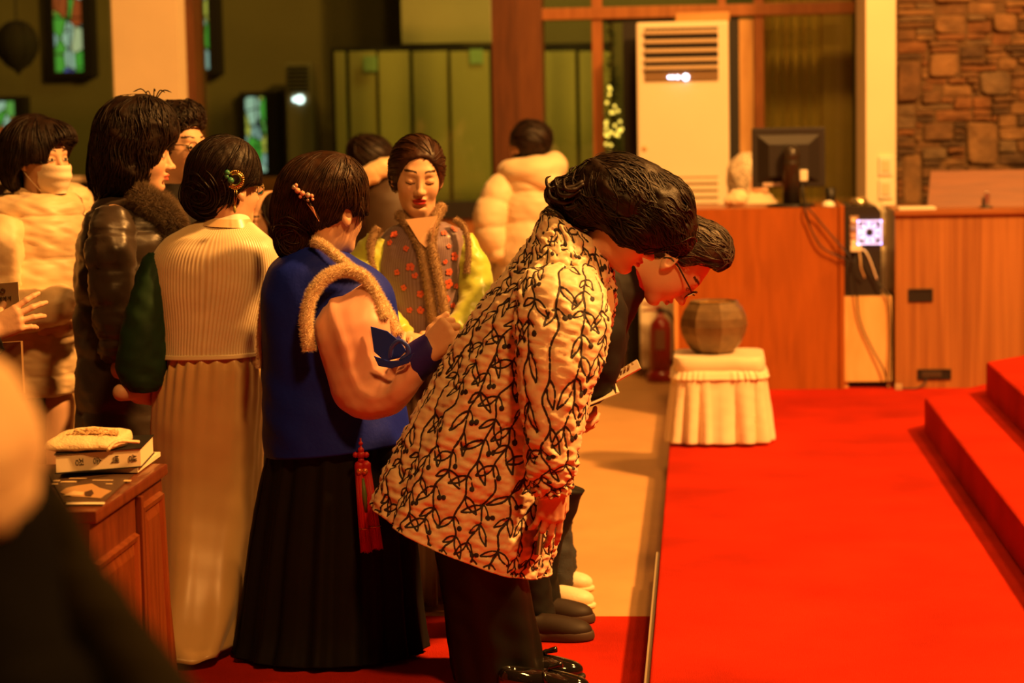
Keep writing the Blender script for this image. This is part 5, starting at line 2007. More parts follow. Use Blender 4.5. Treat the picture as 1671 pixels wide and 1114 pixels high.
Loft([rg(440, 722, 660, 705, Y, .17), rg(424, 800, 668, 795, Y, .18), rg(408, 900, 678, 895, Y, .20), rg(394, 1010, 688, 1005, Y, .22), rg(384, 1058, 696, 1056, Y, .25)], 160, 70, folds(19, .010, 3, .7, base=.25)).build('skirt', skirt_m, p5)
pink = mk('sleeve_pink', (.80, .40, .27), rough=.42, sheen=.35, var=.04, vscale=6)
Ys = Y - .12
sl5 = [rg(520, 505, 606, 455, Ys, .05), rg(513, 535, 622, 478, Ys - .03, .075), rg(522, 572, 634, 520, Ys - .05, .085), rg(536, 622, 642, 566, Ys - .06, .082), rg(553, 664, 650, 596, Ys - .08, .078), rg(590, 683, 655, 600, Ys - .10, .076), rg(635, 680, 660, 588, Ys - .12, .07), rg(668, 655, 667, 574, Ys - .13, .062), rg(692, 622, 666, 566, Ys - .13, .05)]
Loft(sl5, 72, 120, lambda th, v, P: .010 * np.exp(-((v - .62) / .2) ** 2) * np.sin(26 * v + 2.2 * np.cos(th)) * (.55 + .45 * np.cos(th)) + .004 * wob(P, 8, 5) + .012 * np.exp(-((th - 4.35 - .5 * v) / .16) ** 2) * np.clip(1.3 - 1.6 * v, 0, 1)).build('sleeve', pink, p5)
cuff_m = mk('cuff_indigo', (.028, .015, .22), rough=.6, spec=.25)
Loft([rg(688, 624, 661, 567, Ys - .13, .054), rg(697, 616, 670, 558, Ys - .13, .052), rg(716, 596, 690, 546, Ys - .13, .047), rg(722, 590, 696, 543, Ys - .13, .043)], 44, 16).build('cuff', cuff_m, p5)
sleeve(p5, [at(560, 480, Y + .12), at(585, 570, Y + .17), at(622, 604, Y + .15), at(650, 606, Y + .08)], [.06, .07, .065, .045], pink)
fur_tube(p5, [at(505, 572, Ys - .10), at(500, 525, Ys - .10), at(508, 482, Ys - .09), at(532, 452, Ys - .07), at(562, 441, Ys - .05), at(592, 450, Ys - .05), at(614, 480, Ys - .06), at(626, 520, Ys - .08)], .019, fur_cream, 2600, .016, seed=2)
fur_tube(p5, [at(512, 392, Y - .075), at(530, 402, Y - .10), at(552, 420, Y - .125), at(576, 440, Y - .12), at(606, 470, Y - .09), at(632, 505, Y - .10), at(650, 545, Y - .12)], .015, fur_cream, 2000, .014, seed=3)
fur_tube(p5, [at(432, 470, Y - .02), at(424, 540, Y - .01), at(424, 600, Y - .02)], .010, fur_cream, 500, .012, seed=4)
w5 = at(694, 577, Ys - .145)
p5h = A(.62, .77, -.16)
h5 = at(540, 345, Y)
body(p5, [head_parts(h5, p5h, (0, 0, 1), 1.0, eyes='open', neck=at(522, 425, Y)),
          hand_parts(w5, A(.66, -.12, .62), A(-.25, -1, .30), 1, curls=[(78, 98, 60), (82, 98, 60), (86, 98, 60), (88, 98, 60)], thumb=(38, 26, 10), spread=1, sc_=1.1, thumb_up=.05, h=.0025),
          hand_parts(at(652, 606, Y + .06), A(.05, .15, .9), A(0, 1, .2), -1, curl=(60, 80, 50), thumb=(30, 20, 8)),
          core_parts([(at(522, 420, Y), at(540, 760, Y), .055, .10), (at(556, 500, Ys + .06), at(590, 635, Ys - .04), .028, .032), (at(590, 635, Ys - .04), w5, .032, .025),
                      (at(560, 480, Y + .1), at(588, 572, Y + .16), .04, .036), (at(588, 572, Y + .16), at(654, 606, Y + .06), .036, .024),
                      (at(520, 780, Y), at(520, 1000, Y), .09, .05), (at(570, 780, Y), at(570, 1000, Y), .09, .05)])])
hr = Hr()
hr.e(522, 318, Y, 74, 70, .112, -10).e(545, 300, Y, 52, 50, .10, -20).e(488, 388, Y, 38, 32, .06).e(475, 350, Y, 34, 44, .08).e(590, 335, Y - .01, 9, 34, .03, 5, k=.015).e(484, 405, Y, 26, 22, .05)
hr.e(594, 422, Y, 86, 74, .3, 0, op=-1, k=.01).e(566, 352, Y - .09, 12, 16, .05, op=-1, k=.008)
bun5 = at(478, 385, Y)
cr5 = at(530, 246, Y)
hair(p5, hr, .005, hb, [dict(flow=lambda P: (bun5 - P) / .2 + .5 * (P - cr5) / .1, n=1000, length=.17, w=.0022, seed=5, steps=14, lift=.0022, jitter=.12, curl=.15),
                        dict(flow=lambda P: A(.2, 0, -1), n=200, length=.12, w=.0020, seed=7, lift=.004, jitter=.1, keep=lambda P: P[:, 0] > at(562, 340, Y)[0]),
                        dict(flow=lambda P: np.cross(P - bun5, A(0, 1, 0)) / .05, n=260, length=.12, w=.0026, seed=9, lift=.005, jitter=.25, keep=lambda P: (np.linalg.norm(P - bun5, axis=1) < .085))],
     warp=lambda P: .0025 * wob(P * A(2, 1, .7), 22, 6))
# hair clip with beads
clip_c = at(502, 327, Y - .105)
cl = MB()
cl.tube([clip_c + A(-.045, -.004, .045), clip_c + A(0, -.012, 0), clip_c + A(.035, -.008, -.055)], [.004, .007, .003], 6)
cpo = cl.build('hair_clip', mk('clip_dark', (.05, .025, .015), rough=.25, metal=.6), p5, True)
rose = mk('clip_rose', (.75, .35, .24), rough=.25)
for q, (dx, dz, r) in enumerate(((-.036, .040, .008), (-.026, .030, .009), (-.012, .022, .0085), (.004, .016, .009), (.016, .014, .006), (-.018, .012, .006), (.004, .002, .0055), (.018, .004, .005), (-.03, .046, .006))):
    V, Fs = lathe([(.001, -r), (r * .8, -r * .6), (r, 0), (r * .8, r * .6), (.001, r)], clip_c + A(dx, -.018, dz), 8)
    MB().add(V, Fs).build('bead', rose if q % 3 else mk('clip_clear', (.6, .5, .45), rough=.1, metal=.4), cpo, True)
card('petal', [clip_c + A(.000, -.016, -.008), clip_c + A(.018, -.016, -.02), clip_c + A(.034, -.010, -.062), clip_c + A(.022, -.014, -.04)], rose, cpo, .003)
# ribbon ends
rib_m = mk('ribbon_blue', (.02, .045, .45), rough=.3)
for pts_, dy in (([(604, 532), (632, 540), (654, 558), (663, 572), (652, 584), (628, 590), (610, 574)], -.135), ([(610, 580), (634, 588), (655, 588), (677, 575), (668, 592), (640, 601), (618, 597)], -.178)):
    o_ = card('ribbon', [at(x, y, Ys + dy - .03 * (x - 604) / 70) for x, y in pts_], rib_m, p5, .004)
    bv = o_.modifiers.new('soft', 'BEVEL')
    bv.width, bv.segments = .003, 2
sleeve(p5, path([at(x, y, Ys + dy) for x, y, dy in [(636, 584, -.18), (640, 566, -.19), (652, 556, -.197), (664, 564, -.20), (666, 577, -.198), (652, 588, -.19)]], 14), [.004] + [.0065] * 12 + [.004], mk('ribbon_edge', (.05, .09, .55), rough=.25), 'ribbon', None, 12, 40, .6)  # lighter blue loop: highlight put into the colour along the ribbon
loose = MB()
g_ = np.random.default_rng(12)
for q in range(26):
    x0_, x1_ = g_.uniform(572, 594), g_.uniform(578, 598)
    y1_ = g_.uniform(352, 376)
    yy_ = Y + g_.uniform(-.06, .04)
    loose.tube(path([at(x0_, 318, yy_), at((x0_ + x1_) / 2 + g_.uniform(0, 6), 338, yy_ - .006), at(x1_, y1_, yy_ - .004)], 8), [.0026, .0028, .0026, .0024, .002, .0016, .001, .0006], 4)
loose.build('loose_strands', hb, p5, True)
# red knotted tassel pendant
red_s = mk('tassel_red', (.46, .009, .009), rough=.5)
pd = thing('pendant', 'red knotted pendant with two long silk tassels hanging on the black skirt', 'pendant', at(590, 735, Y - .22))
pc_ = at(589, 742, Y - .215)
mb = MB()
for (dx, dz, r) in ((0, 0, .013), (-.016, 0, .009), (.016, 0, .009), (0, .014, .010), (0, -.016, .010), (0, -.042, .011), (-.011, -.042, .008), (.011, -.042, .008), (0, .034, .007)):
    V, Fs = lathe([(.001, -r), (r * .75, -r * .65), (r, 0), (r * .75, r * .65), (.001, r)], pc_ + A(dx, 0, dz), 10)
    mb.add(V, Fs)
mb.tube([pc_ + A(0, 0, .05), pc_ + A(.002, 0, -.05), pc_ + A(.006, 0, -.08)], .003, 6)
mb.build('knot', red_s, pd, True)
top = at(591, 768, Y - .212)
for (xa, xb, yb, w_) in ((-.006, -.004, 898, .016), (.012, .030, 893, .015)):
    end = at(597, yb, Y - .225)
    P0, P1 = top + A(xa, 0, .0), A(top[0] + xb + .012, end[1], end[2])
    tb = MB().tube(path([P0 + A(0, 0, .03), P0, P0 * .6 + P1 * .4, P1], 12), [.006, .014] + [w_] * 9 + [w_ * 1.05], 12)
    to = tb.build('tassel', red_s, pd, True)
    fr = MB()
    g_ = np.random.default_rng(6)
    for q in range(60):
        a_ = g_.uniform(0, 6.28)
        o_ = A(math.cos(a_), math.sin(a_), 0) * w_ * 1.02
        fr.tube([P0 + o_ * .9, P0 * .5 + P1 * .5 + o_, P1 + o_ + A(0, 0, -.006 * g_.uniform(0, 1))], .0012, 3)
    tag(fr.build('fringe', red_s, to, True), kind='stuff')
    bd = P0 * .28 + P1 * .72
    MB().tube([bd + A(w_ * 1.12 * math.cos(t), w_ * 1.12 * math.sin(t), 0) for t in np.linspace(0, 6.28, 13)], .002, 5, False).build('band', gold, to, True)
for dx in (-.006, .010):
    V, Fs = lathe([(.001, -.011), (.008, -.007), (.010, 0), (.008, .007), (.001, .011)], top + A(dx, -.012, .0), 10)
    MB().add(V, Fs).build('bead', mk('bead_gold', (.75, .2, .08), rough=.2, metal=.5), pd, True)
MB().tube([top + A(.004, -.014, -.02), top + A(.008, -.018, -.07), top + A(.010, -.018, -.12)], [.004, .008, .005], 8).build('green_cord', mk('cord_green', (.10, .16, .03), rough=.5), pd, True)

# ------------------------------------------------------------------ 5. woman in ivory vest
Y = 6.78
p4 = thing('person', 'woman seen from behind in ivory ribbed vest and golden skirt, jewelled hairpin', 'person', foot(at(345, 1085, Y)))
ivory = mk('vest_ivory', (.88, .74, .50), rough=.36, sheen=.3, pattern=uv_stripes(.0088, .3), col2=(.70, .50, .26), var=.07, vscale=14)
ribs = lambda n, a: (lambda th, v, P: a * np.abs(np.sin(n * th / 2)) + .004 * wob(P, 5, 3))
Loft([rh(362, 322, 412, Y, .06), rh(376, 296, 428, Y, .085), rh(392, 270, 444, Y, .11, 2.3), rh(418, 252, 455, Y, .13, 2.4), rh(460, 248, 456, Y, .135, 2.4), rh(520, 256, 440, Y, .13, 2.3), rh(560, 259, 430, Y, .128, 2.3), rg(259, 580, 430, 577, Y, .13, 2.3)], 560, 60, ribs(110, .0011)).build('vest', ivory, p4)
Loft([rg(256, 574, 432, 571, Y, .133, 2.3), rg(255, 582, 433, 578, Y, .136, 2.3)], 64, 4).build('hem_band', mk('hem_ivory', (.84, .68, .42), rough=.4), p4)
Loft([rg(346, 338, 398, 341, Y, .050), rg(336, 354, 407, 356, Y, .060), rg(322, 366, 415, 370, Y, .075)], 56, 14, cap=(0, 0)).build('collar', mk('collar_white', (.90, .78, .58), rough=.5), p4)
Loft([rg(335, 355, 408, 357, Y, .063), rg(322, 366, 416, 371, Y, .078)], 56, 8, cap=(0, 0)).build('collar_band', mk('band_gold', (.72, .50, .26), rough=.3), p4)
Loft([rh(570, 266, 424, Y, .115), rh(600, 256, 432, Y, .135), rh(680, 250, 430, Y, .145), rh(800, 250, 424, Y, .155), rh(950, 255, 408, Y - .09, .19), rg(262, 1062, 374, 1058, Y - .29, .17, 2.4)], 180, 70,
     lambda th, v, P: .007 * (1 - .8 * v) * np.sin(24 * th + 2 * np.sin(3 * th)) * np.clip(v * 8, .4, 1) * np.clip(1.5 - 3.2 * v, .12, 1) + .005 * wob(P, 4, 3) + .010 * v * np.sin(6 * th)).build('skirt', mk('skirt_gold', (.70, .47, .20), rough=.38, sheen=.3, var=.05, vscale=5), p4)
green = mk('sleeve_green', (.012, .040, .014), rough=.65, spec=.25, var=.2, vscale=6)
Loft([rh(412, 244, 270, Y - .02, .04), rh(436, 228, 276, Y - .04, .06), rh(490, 210, 278, Y - .06, .07), rh(545, 196, 276, Y - .07, .078), rh(590, 189, 272, Y - .08, .08), rh(622, 197, 266, Y - .09, .07), rh(638, 214, 256, Y - .10, .05)], 56, 60, wrinkle(.006, 7, 3)).build('sleeve', green, p4)
lime = mk('sleeve_lime', (.46, .52, .12), rough=.45, sheen=.3)
sleeve(p4, [at(440, 415, Y + .06), at(458, 445, Y + .06), at(462, 520, Y + .09), at(440, 580, Y + .12)], [.035, .055, .06, .05], lime)
h4 = at(371, 306, Y)
p4h = A(.66, .75, -.06)
wl4, wr4 = at(225, 640, Y - .06), at(430, 590, Y + .16)
body(p4, [head_parts(h4, p4h, (0, 0, 1), .98, eyes='open', neck=at(366, 375, Y)), hand_parts(wl4, A(.5, .8, -.1), A(-.8, .5, .3), -1, curl=(30, 40, 20)), hand_parts(wr4, A(-.2, .9, .1), A(.9, .2, .2), 1, curl=(30, 40, 20)),
          core_parts([(at(366, 372, Y), at(345, 640, Y), .05, .085), (at(270, 425, Y), at(235, 590, Y - .08), .036, .034), (at(235, 590, Y - .08), wl4, .034, .024),
                      (at(435, 420, Y + .04), at(458, 540, Y + .09), .034, .034), (at(458, 540, Y + .09), wr4, .034, .024), (at(320, 640, Y), at(320, 1000, Y), .08, .05), (at(372, 640, Y), at(372, 1000, Y), .08, .05)])])
hr = Hr()
hr.e(362, 284, Y, 62, 62, .102, -15).e(372, 270, Y, 50, 46, .09).e(336, 318, Y, 40, 36, .075).e(350, 340, Y, 28, 18, .055).e(412, 300, Y, 12, 24, .05)
hr.e(424, 352, Y, 34, 52, .3, 12, op=-1, k=.012).e(402, 326, Y - .09, 13, 18, .05, op=-1, k=.008)
bun4 = at(335, 318, Y)
hair(p4, hr, .005, hd, [dict(flow=lambda P: (bun4 - P) / .12 + A(0, 0, -.2), n=850, length=.16, w=.0022, seed=15, steps=14, lift=.0018, jitter=.1, curl=.1),
                        dict(flow=lambda P: np.cross(P - bun4, A(0, 1, 0)) / .05, n=260, length=.15, w=.0030, seed=16, lift=.006, jitter=.2, keep=lambda P: np.linalg.norm(P - bun4, axis=1) < .085)],
     warp=lambda P: .0025 * wob(P * A(2, 1, .8), 20, 8))
glasses(p4, h4, p4h, (0, 0, 1), .98, mk('frame_gold', (.55, .38, .16), rough=.3, metal=.6), lens, thin=.0018)
pin = at(384, 293, Y - .108)
mb = MB()
mb.tube([pin + .020 * A(math.cos(t), -.1, math.sin(t)) for t in np.linspace(-2.3, 2.2, 26)], .0055, 8)
po = mb.build('hairpin', gold, p4, True)
for t in np.linspace(-2.3, 2.2, 19):
    V, Fs = lathe([(.001, -.004), (.0034, -.002), (.0034, .002), (.001, .004)], pin + .026 * A(math.cos(t), -.1, math.sin(t)), 7)
    MB().add(V, Fs).build('bead', gold, po, True)
for dx, dz, r in ((-.022, .022, .009), (-.012, -.002, .0105), (-.024, .010, .007)):
    V, Fs = lathe([(.001, -r), (r * .75, -r * .65), (r, 0), (r * .75, r * .65), (.001, r)], pin + A(dx, -.01, dz), 12)
    MB().add(V, Fs).build('stone', jade, po, True)
for dx in (-.002, .003):
    MB().tube([pin + A(dx, -.004, -.024), pin + A(dx * 1.5, -.004, -.05), pin + A(dx * .5 - .003, -.004, -.082)], .0016, 5).build('chain', gold, po, True)
V, Fs = lathe([(.001, -.013), (.005, -.006), (.005, .004), (.001, .012)], pin + A(-.004, -.004, -.09), 10)
MB().add(V, Fs).build('drop', mk('drop_green', (.35, .32, .08), rough=.3), po, True)

# ------------------------------------------------------------------ 6. woman in lavender vest facing the camera
Y = 7.35
p6 = thing('person', 'woman with downcast eyes and red lips in a mauve vest trimmed with brown fur', 'person', foot(at(690, 990, Y)))
mauve = mk('vest_mauve', (.26, .175, .20), rough=.36, sheen=.3, var=.06, vscale=9, pattern=uv_stripes(.007, .6), col2=(.20, .125, .14))
vl = Loft([rh(362, 656, 728, Y, .055), rh(374, 632, 752, Y, .085), rh(396, 616, 762, Y, .11, 2.3), rh(440, 610, 760, Y, .125, 2.4), rh(500, 620, 756, Y, .128, 2.3), rh(560, 626, 752, Y, .13)], 96, 60, wrinkle(.004, 5, 4))
vo = vl.build('vest', mauve, p6)
card('inner_collar', [at(662, 358, Y - .098), at(714, 352, Y - .098), at(706, 392, Y - .136), at(695, 404, Y - .140), at(684, 394, Y - .136)], mk('inner_collar', (.62, .36, .20), rough=.6), p6, .004)
coral = mk('blossom_coral', (.72, .13, .06), rough=.4)
for (x, y, r) in ((738, 354, 9), (746, 367, 6), (729, 373, 5), (640, 374, 7), (632, 388, 5), (748, 415, 7), (733, 432, 4), (742, 443, 6), (738, 468, 8), (722, 468, 4), (733, 492, 8), (747, 500, 5), (675, 450, 5), (683, 488, 6), (664, 430, 7), (655, 400, 5), (650, 470, 5), (640, 440, 5), (680, 510, 6), (660, 510, 5), (741, 400, 4), (752, 470, 5)):
    d = ray(x, y)
    d = d / np.linalg.norm(d)
    q = vl.P.reshape(-1, 3) - CAM
    t = q @ d
    off = np.linalg.norm(q - t[:, None] * d, axis=1)
    cand = np.where(off < .02)[0]
    if len(cand) == 0:
        continue
    j = cand[np.argmin(t[cand])]
    nrm = vl.N.reshape(-1, 3)[j]
    p = vl.P.reshape(-1, 3)[j] + nrm * .0035
    ux = np.cross(nrm, A(0, 0, 1))
    ux /= np.linalg.norm(ux)
    uz = np.cross(ux, nrm)
    mb = MB()
    g_ = np.random.default_rng(int(x))
    for k in range(5):
        a_ = k * 1.257 + g_.uniform(0, 1)
        cc = p + (math.cos(a_) * ux + math.sin(a_) * uz) * r * .6 / S(Y)
        rr = r * .5 / S(Y)
        ring = [cc + rr * (math.cos(b) * ux + math.sin(b) * uz) for b in np.linspace(0, 6.28, 8)[:-1]]
        mb.add(ring + [cc + nrm * .0012], [(i, (i + 1) % 7, 7) for i in range(7)])
    mb.build('blossom', coral, vo, True)
for pts_, s in (([(650, 350, -.03), (664, 363, -.075), (678, 386, -.115), (688, 406, -.135), (695, 440, -.15), (702, 480, -.16), (708, 520, -.165), (715, 560, -.165)], 1), ([(722, 336, -.02), (712, 354, -.075), (706, 378, -.115), (703, 398, -.135), (709, 428, -.15), (717, 464, -.16), (725, 505, -.165), (734, 555, -.15)], 2)):
    fur_tube(p6, [at(x, y, Y + dy + .012) for x, y, dy in pts_], .019, fur_brown, 1500, .014, seed=20 + s)
fur_tube(p6, [at(618, 372, Y - .07), at(606, 395, Y - .09), at(606, 430, Y - .10), at(616, 462, Y - .10)], .016, fur_brown, 600, .013, seed=24)
fur_tube(p6, [at(742, 358, Y - .06), at(758, 372, Y - .08), at(764, 405, Y - .09), at(762, 445, Y - .09)], .011, fur_brown, 500, .012, seed=25)
yg = mk('sleeve_yellow_green', (.52, .60, .08), rough=.36, sheen=.3, var=.06, vscale=8)
wr6 = at(672, 556, Y - .26)
sleeve(p6, [at(620, 392, Y - .02), at(604, 425, Y - .04), at(596, 470, Y - .08), at(606, 500, Y - .14), at(632, 525, Y - .21), at(660, 548, Y - .26)], [.05, .068, .068, .064, .05, .040], yg, disp=wrinkle(.007, 9, 2))
sleeve(p6, [at(752, 390, Y), at(768, 425, Y - .02), at(776, 468, Y - .04), at(772, 505, Y - .10), at(740, 540, Y - .20)], [.04, .056, .06, .055, .04], yg, disp=wrinkle(.007, 9, 3))
Loft([rh(552, 632, 748, Y, .115), rh(600, 626, 752, Y, .14), rh(800, 612, 764, Y, .19), rg(596, 966, 778, 964, Y, .24)], 120, 40, folds(17, .014, 6, .6, base=.3)).build('skirt', mk('skirt_umber', (.16, .085, .045), rough=.55, var=.1, vscale=4), p6)
Loft([rh(545, 634, 746, Y, .12), rh(572, 630, 750, Y, .134)], 60, 8).build('jacket_hem', yg, p6)
h6 = at(681, 286, Y)
p6h = A(.22, -.95, -.20)
body(p6, [head_parts(h6, p6h, A(.05, 0, 1), 1.0, h=.0024, eyes='closed', lips=(.50, .035, .03), neck=at(690, 372, Y)), hand_parts(wr6, A(.9, -.3, -.1), A(.2, -.3, 1), 1, curl=(20, 30, 15)), hand_parts(at(738, 545, Y - .2), A(-.8, -.3, -.1), A(0, -.4, 1), -1, curl=(30, 40, 20)),
          core_parts([(at(688, 370, Y), at(690, 640, Y), .05, .085), (at(626, 395, Y), at(600, 480, Y - .08), .036, .034), (at(600, 480, Y - .08), wr6, .034, .024),
                      (at(752, 395, Y), at(776, 480, Y - .05), .034, .034), (at(776, 480, Y - .05), at(738, 545, Y - .2), .034, .024), (at(665, 640, Y), at(660, 930, Y), .08, .05), (at(715, 640, Y), at(715, 930, Y), .08, .05)])])
R6 = frame(p6h, A(.05, 0, 1))
l6 = lambda *p: h6 + R6 @ A(*p)
hr = Hr()
hr.el(l6(-.020, 0, .036), (.106, .092, .098), R=R6, k=.02).el(l6(-.03, 0, -.01), (.09, .090, .09), R=R6, k=.03).el(l6(-.10, 0, -.04), (.05, .06, .05), R=R6, k=.02)
hr.el(l6(.075, 0, -.020), (.056, .069, .095), R=R6, op=-1, k=.012).el(l6(.04, 0, -.10), (.12, .10, .065), R=R6, op=-1, k=.012)
bun6 = l6(-.12, 0, -.04)
hair(p6, hr, .0045, hair_mat('hair_auburn', (.035, .013, .006), .42), [dict(flow=lambda P: (bun6 - P) / .15 + A(-.5, 0, .25), n=380, length=.11, w=.0028, seed=25, steps=10, lift=.0026, jitter=.08)], warp=lambda P: .002 * wob(P, 24, 4))

# ------------------------------------------------------------------ 7. woman with big dark hair and fur collar
Y = 7.15
p2 = thing('person', 'woman with big dark wavy hair in a brown padded coat with dark fur collar', 'person', foot(at(210, 1045, Y)))
brown_c = mk('coat_brown', (.036, .022, .013), rough=.38, sheen=.15, var=.15, vscale=6, bump=.12, bscale=25)
Loft([rh(318, 170, 268, Y, .07), rh(345, 146, 292, Y, .13), rh(385, 131, 306, Y, .18), rh(450, 126, 308, Y, .20), rh(540, 128, 300, Y, .21), rh(640, 130, 290, Y, .22), rh(720, 132, 284, Y, .22), rh(800, 136, 280, Y, .22)], 72, 110, puff(8, .012, 3, .006)).build('coat', brown_c, p2)
sleeve(p2, [at(186, 345, Y - .13), at(182, 400, Y - .18), at(184, 470, Y - .20), at(190, 540, Y - .20), at(196, 590, Y - .20)], [.062, .082, .076, .066, .050], brown_c, disp=puff(5, .010, 6, .007, 9))
sleeve(p2, [at(262, 350, Y + .12), at(280, 430, Y + .16), at(282, 540, Y + .14)], [.06, .075, .055], brown_c, disp=puff(5, .010, 6))
h2 = at(225, 252, Y)
p2h = A(.97, .10, -.08)
w2_ = at(198, 600, Y - .2)
body(p2, [head_parts(h2, p2h, (0, 0, 1), 1.02, eyes='open', neck=at(218, 335, Y)), hand_parts(w2_, A(-.05, 0, -1), A(.1, -1, 0), 1, curl=(15, 20, 10)), hand_parts(at(280, 560, Y + .14), A(.1, -.2, -1), A(0, 1, 0), -1, curl=(15, 20, 10)),
          core_parts([(at(218, 330, Y), at(212, 660, Y), .055, .10), (at(186, 355, Y - .12), at(186, 480, Y - .19), .045, .036), (at(186, 480, Y - .19), w2_, .036, .025), (at(262, 355, Y + .12), at(282, 540, Y + .14), .04, .025),
                      (at(190, 680, Y), at(190, 960, Y), .08, .045), (at(235, 680, Y), at(235, 960, Y), .08, .045)])])
hr = Hr()
hr.e(216, 226, Y, 66, 72, .115).e(196, 262, Y, 50, 56, .115).e(240, 200, Y, 46, 42, .095).e(180, 290, Y, 34, 36, .09).e(262, 215, Y, 24, 36, .07).e(218, 285, Y, 34, 34, .10)
hr.e(296, 272, Y, 33, 44, .25, 0, op=-1, k=.012).e(288, 306, Y, 34, 24, .25, op=-1, k=.012)
cr2 = at(232, 156, Y)
hair(p2, hr, .006, hd, [dict(flow=lambda P: (P - cr2) / .12 + A(0, 0, -.7) + .35 * np.stack([np.sin(P[:, 2] * 45 + P[:, 1] * 20), 0 * P[:, 0], 0 * P[:, 0]], -1), n=1000, length=.22, w=.0027, seed=35, steps=14, lift=.004, jitter=.16, curl=.3)], warp=lambda P: .010 * wob(P, 11, 9))
stray = MB()
for a_, l_ in ((60, .05), (85, .06), (110, .045), (135, .06), (40, .05)):
    b_ = at(250 + 8 * math.cos(math.radians(a_)), 160, Y)
    stray.tube(path([b_, b_ + A(math.cos(math.radians(a_)) * l_ * .6, 0, l_ * .5), b_ + A(math.cos(math.radians(a_)) * l_ * 1.3, 0, l_ * .35)], 8), [.002] * 7 + [.0006], 4)
stray.build('stray_strands', hd, p2, True)
fc2 = Field()
pts_ = [at(222, 318, Y - .10), at(248, 335, Y - .115), at(272, 352, Y - .10), at(284, 378, Y - .08), at(272, 400, Y - .10)]
fur_tube(p2, pts_, .050, fur_dark, 4200, .030, seed=31, name='fur_collar')
fur_tube(p2, [at(180, 325, Y - .02), at(200, 318, Y + .08), at(240, 320, Y + .10), at(275, 345, Y + .06), at(288, 380, Y - .02)], .046, fur_dark, 2400, .03, seed=32, name='fur_collar')
legs(p2, at(212, 1000, Y)[0], Y, .70, trouser, shoe_black)

# ------------------------------------------------------------------ 8. person in glasses behind her
Y = 7.65
p3 = thing('person', 'person with curly fringe and thin round glasses, peering past the fur-collared woman', 'person', foot(at(285, 980, Y)))
Loft([rh(300, 262, 318, Y, .06), rh(325, 238, 345, Y, .11), rh(370, 225, 352, Y, .15), rh(500, 226, 352, Y, .16), rh(640, 228, 350, Y, .17)], 56, 60, wrinkle(.006, 5, 3)).build('coat', jack, p3)
h3, p3h = at(290, 238, Y), A(.86, -.5, -.04)
body(p3, [head_parts(h3, p3h, (0, 0, 1), 1.03, eyes='open', female=False, lips=(.5, .18, .11), neck=at(287, 318, Y)), core_parts([(at(287, 315, Y), at(288, 600, Y), .05, .09), (at(265, 640, Y), at(265, 960, Y), .07, .045), (at(308, 640, Y), at(308, 960, Y), .07, .045)])])
hr = Hr().e(284, 206, Y, 46, 42, .095).e(272, 230, Y, 40, 44, .09).e(306, 190, Y, 26, 22, .07)
hr.e(320, 240, Y - .05, 34, 36, .16, op=-1, k=.012).e(300, 285, Y, 46, 36, .3, op=-1, k=.012)
hair(p3, hr, .006, hd, [dict(flow=away(at(284, 168, Y), 1, .4), n=500, length=.09, w=.003, seed=41, lift=.006, jitter=.3, curl=1.1)], warp=lambda P: .008 * wob(P, 18, 3))
glasses(p3, h3, p3h, (0, 0, 1), 1.03, mk('frame_dark', (.03, .02, .012), rough=.25, metal=.5), lens, thin=.0018)
legs(p3, at(285, 900, Y)[0], Y, .85, trouser, shoe_black)

# ------------------------------------------------------------------ 9. masked woman in cream down coat
Y = 7.6
p1 = thing('person', 'woman in a white face mask and cream down coat, arms folded', 'person', foot(at(60, 990, Y)))
cream_c = mk('down_cream', (.82, .60, .34), rough=.5, sheen=.3, var=.04, vscale=6, bump=.06, bscale=30)
Loft([rh(312, 18, 116, Y, .08), rh(335, -22, 134, Y, .15), rh(375, -50, 142, Y, .19), rh(430, -62, 143, Y, .205), rh(500, -66, 140, Y, .21), rh(570, -68, 138, Y, .21), rh(625, -64, 134, Y, .21), rh(642, -50, 122, Y, .18)], 96, 120, puff(5, .014, 11, .007, 7)).build('coat', cream_c, p1)
Loft([rg(30, 302, 106, 330, Y, .085), rg(20, 316, 124, 348, Y, .115), rg(14, 338, 136, 368, Y, .135), rg(22, 350, 128, 378, Y, .12)], 64, 30, wrinkle(.008, 9, 5)).build('collar', cream_c, p1)
sleeve(p1, [at(12, 362, Y - .15), at(0, 410, Y - .20), at(-4, 462, Y - .22), at(8, 498, Y - .24), at(48, 508, Y - .25), at(92, 498, Y - .23), at(120, 490, Y - .20)], [.070, .082, .08, .076, .072, .066, .05], cream_c, disp=puff(4, .010, 8, .009, 8))
sleeve(p1, [at(118, 372, Y + .10), at(132, 430, Y + .10), at(125, 500, Y + .02), at(80, 530, Y - .16)], [.07, .082, .08, .06], cream_c, disp=puff(4, .014, 8))
h1 = at(68, 258, Y)
p1h = A(.84, -.54, -.06)
wq = at(126, 490, Y - .2)
body(p1, [head_parts(h1, p1h, (0, 0, 1), 1.0, eyes='open', neck=at(62, 335, Y), lips=None), hand_parts(wq, A(.9, .1, .1), A(.2, -.9, .3), 1, curl=(30, 40, 20)), hand_parts(at(74, 532, Y - .16), A(-.8, -.1, 0), A(0, -.9, .3), -1, curl=(30, 40, 20)),
          core_parts([(at(62, 330, Y), at(50, 640, Y), .055, .10), (at(14, 370, Y - .14), at(0, 490, Y - .22), .045, .04), (at(0, 490, Y - .22), wq, .04, .025), (at(118, 380, Y + .1), at(128, 490, Y + .04), .045, .04), (at(128, 490, Y + .04), at(74, 532, Y - .16), .04, .025),
                      (at(30, 660, Y), at(30, 960, Y), .08, .045), (at(85, 660, Y), at(85, 960, Y), .08, .045)])])
hr = Hr()
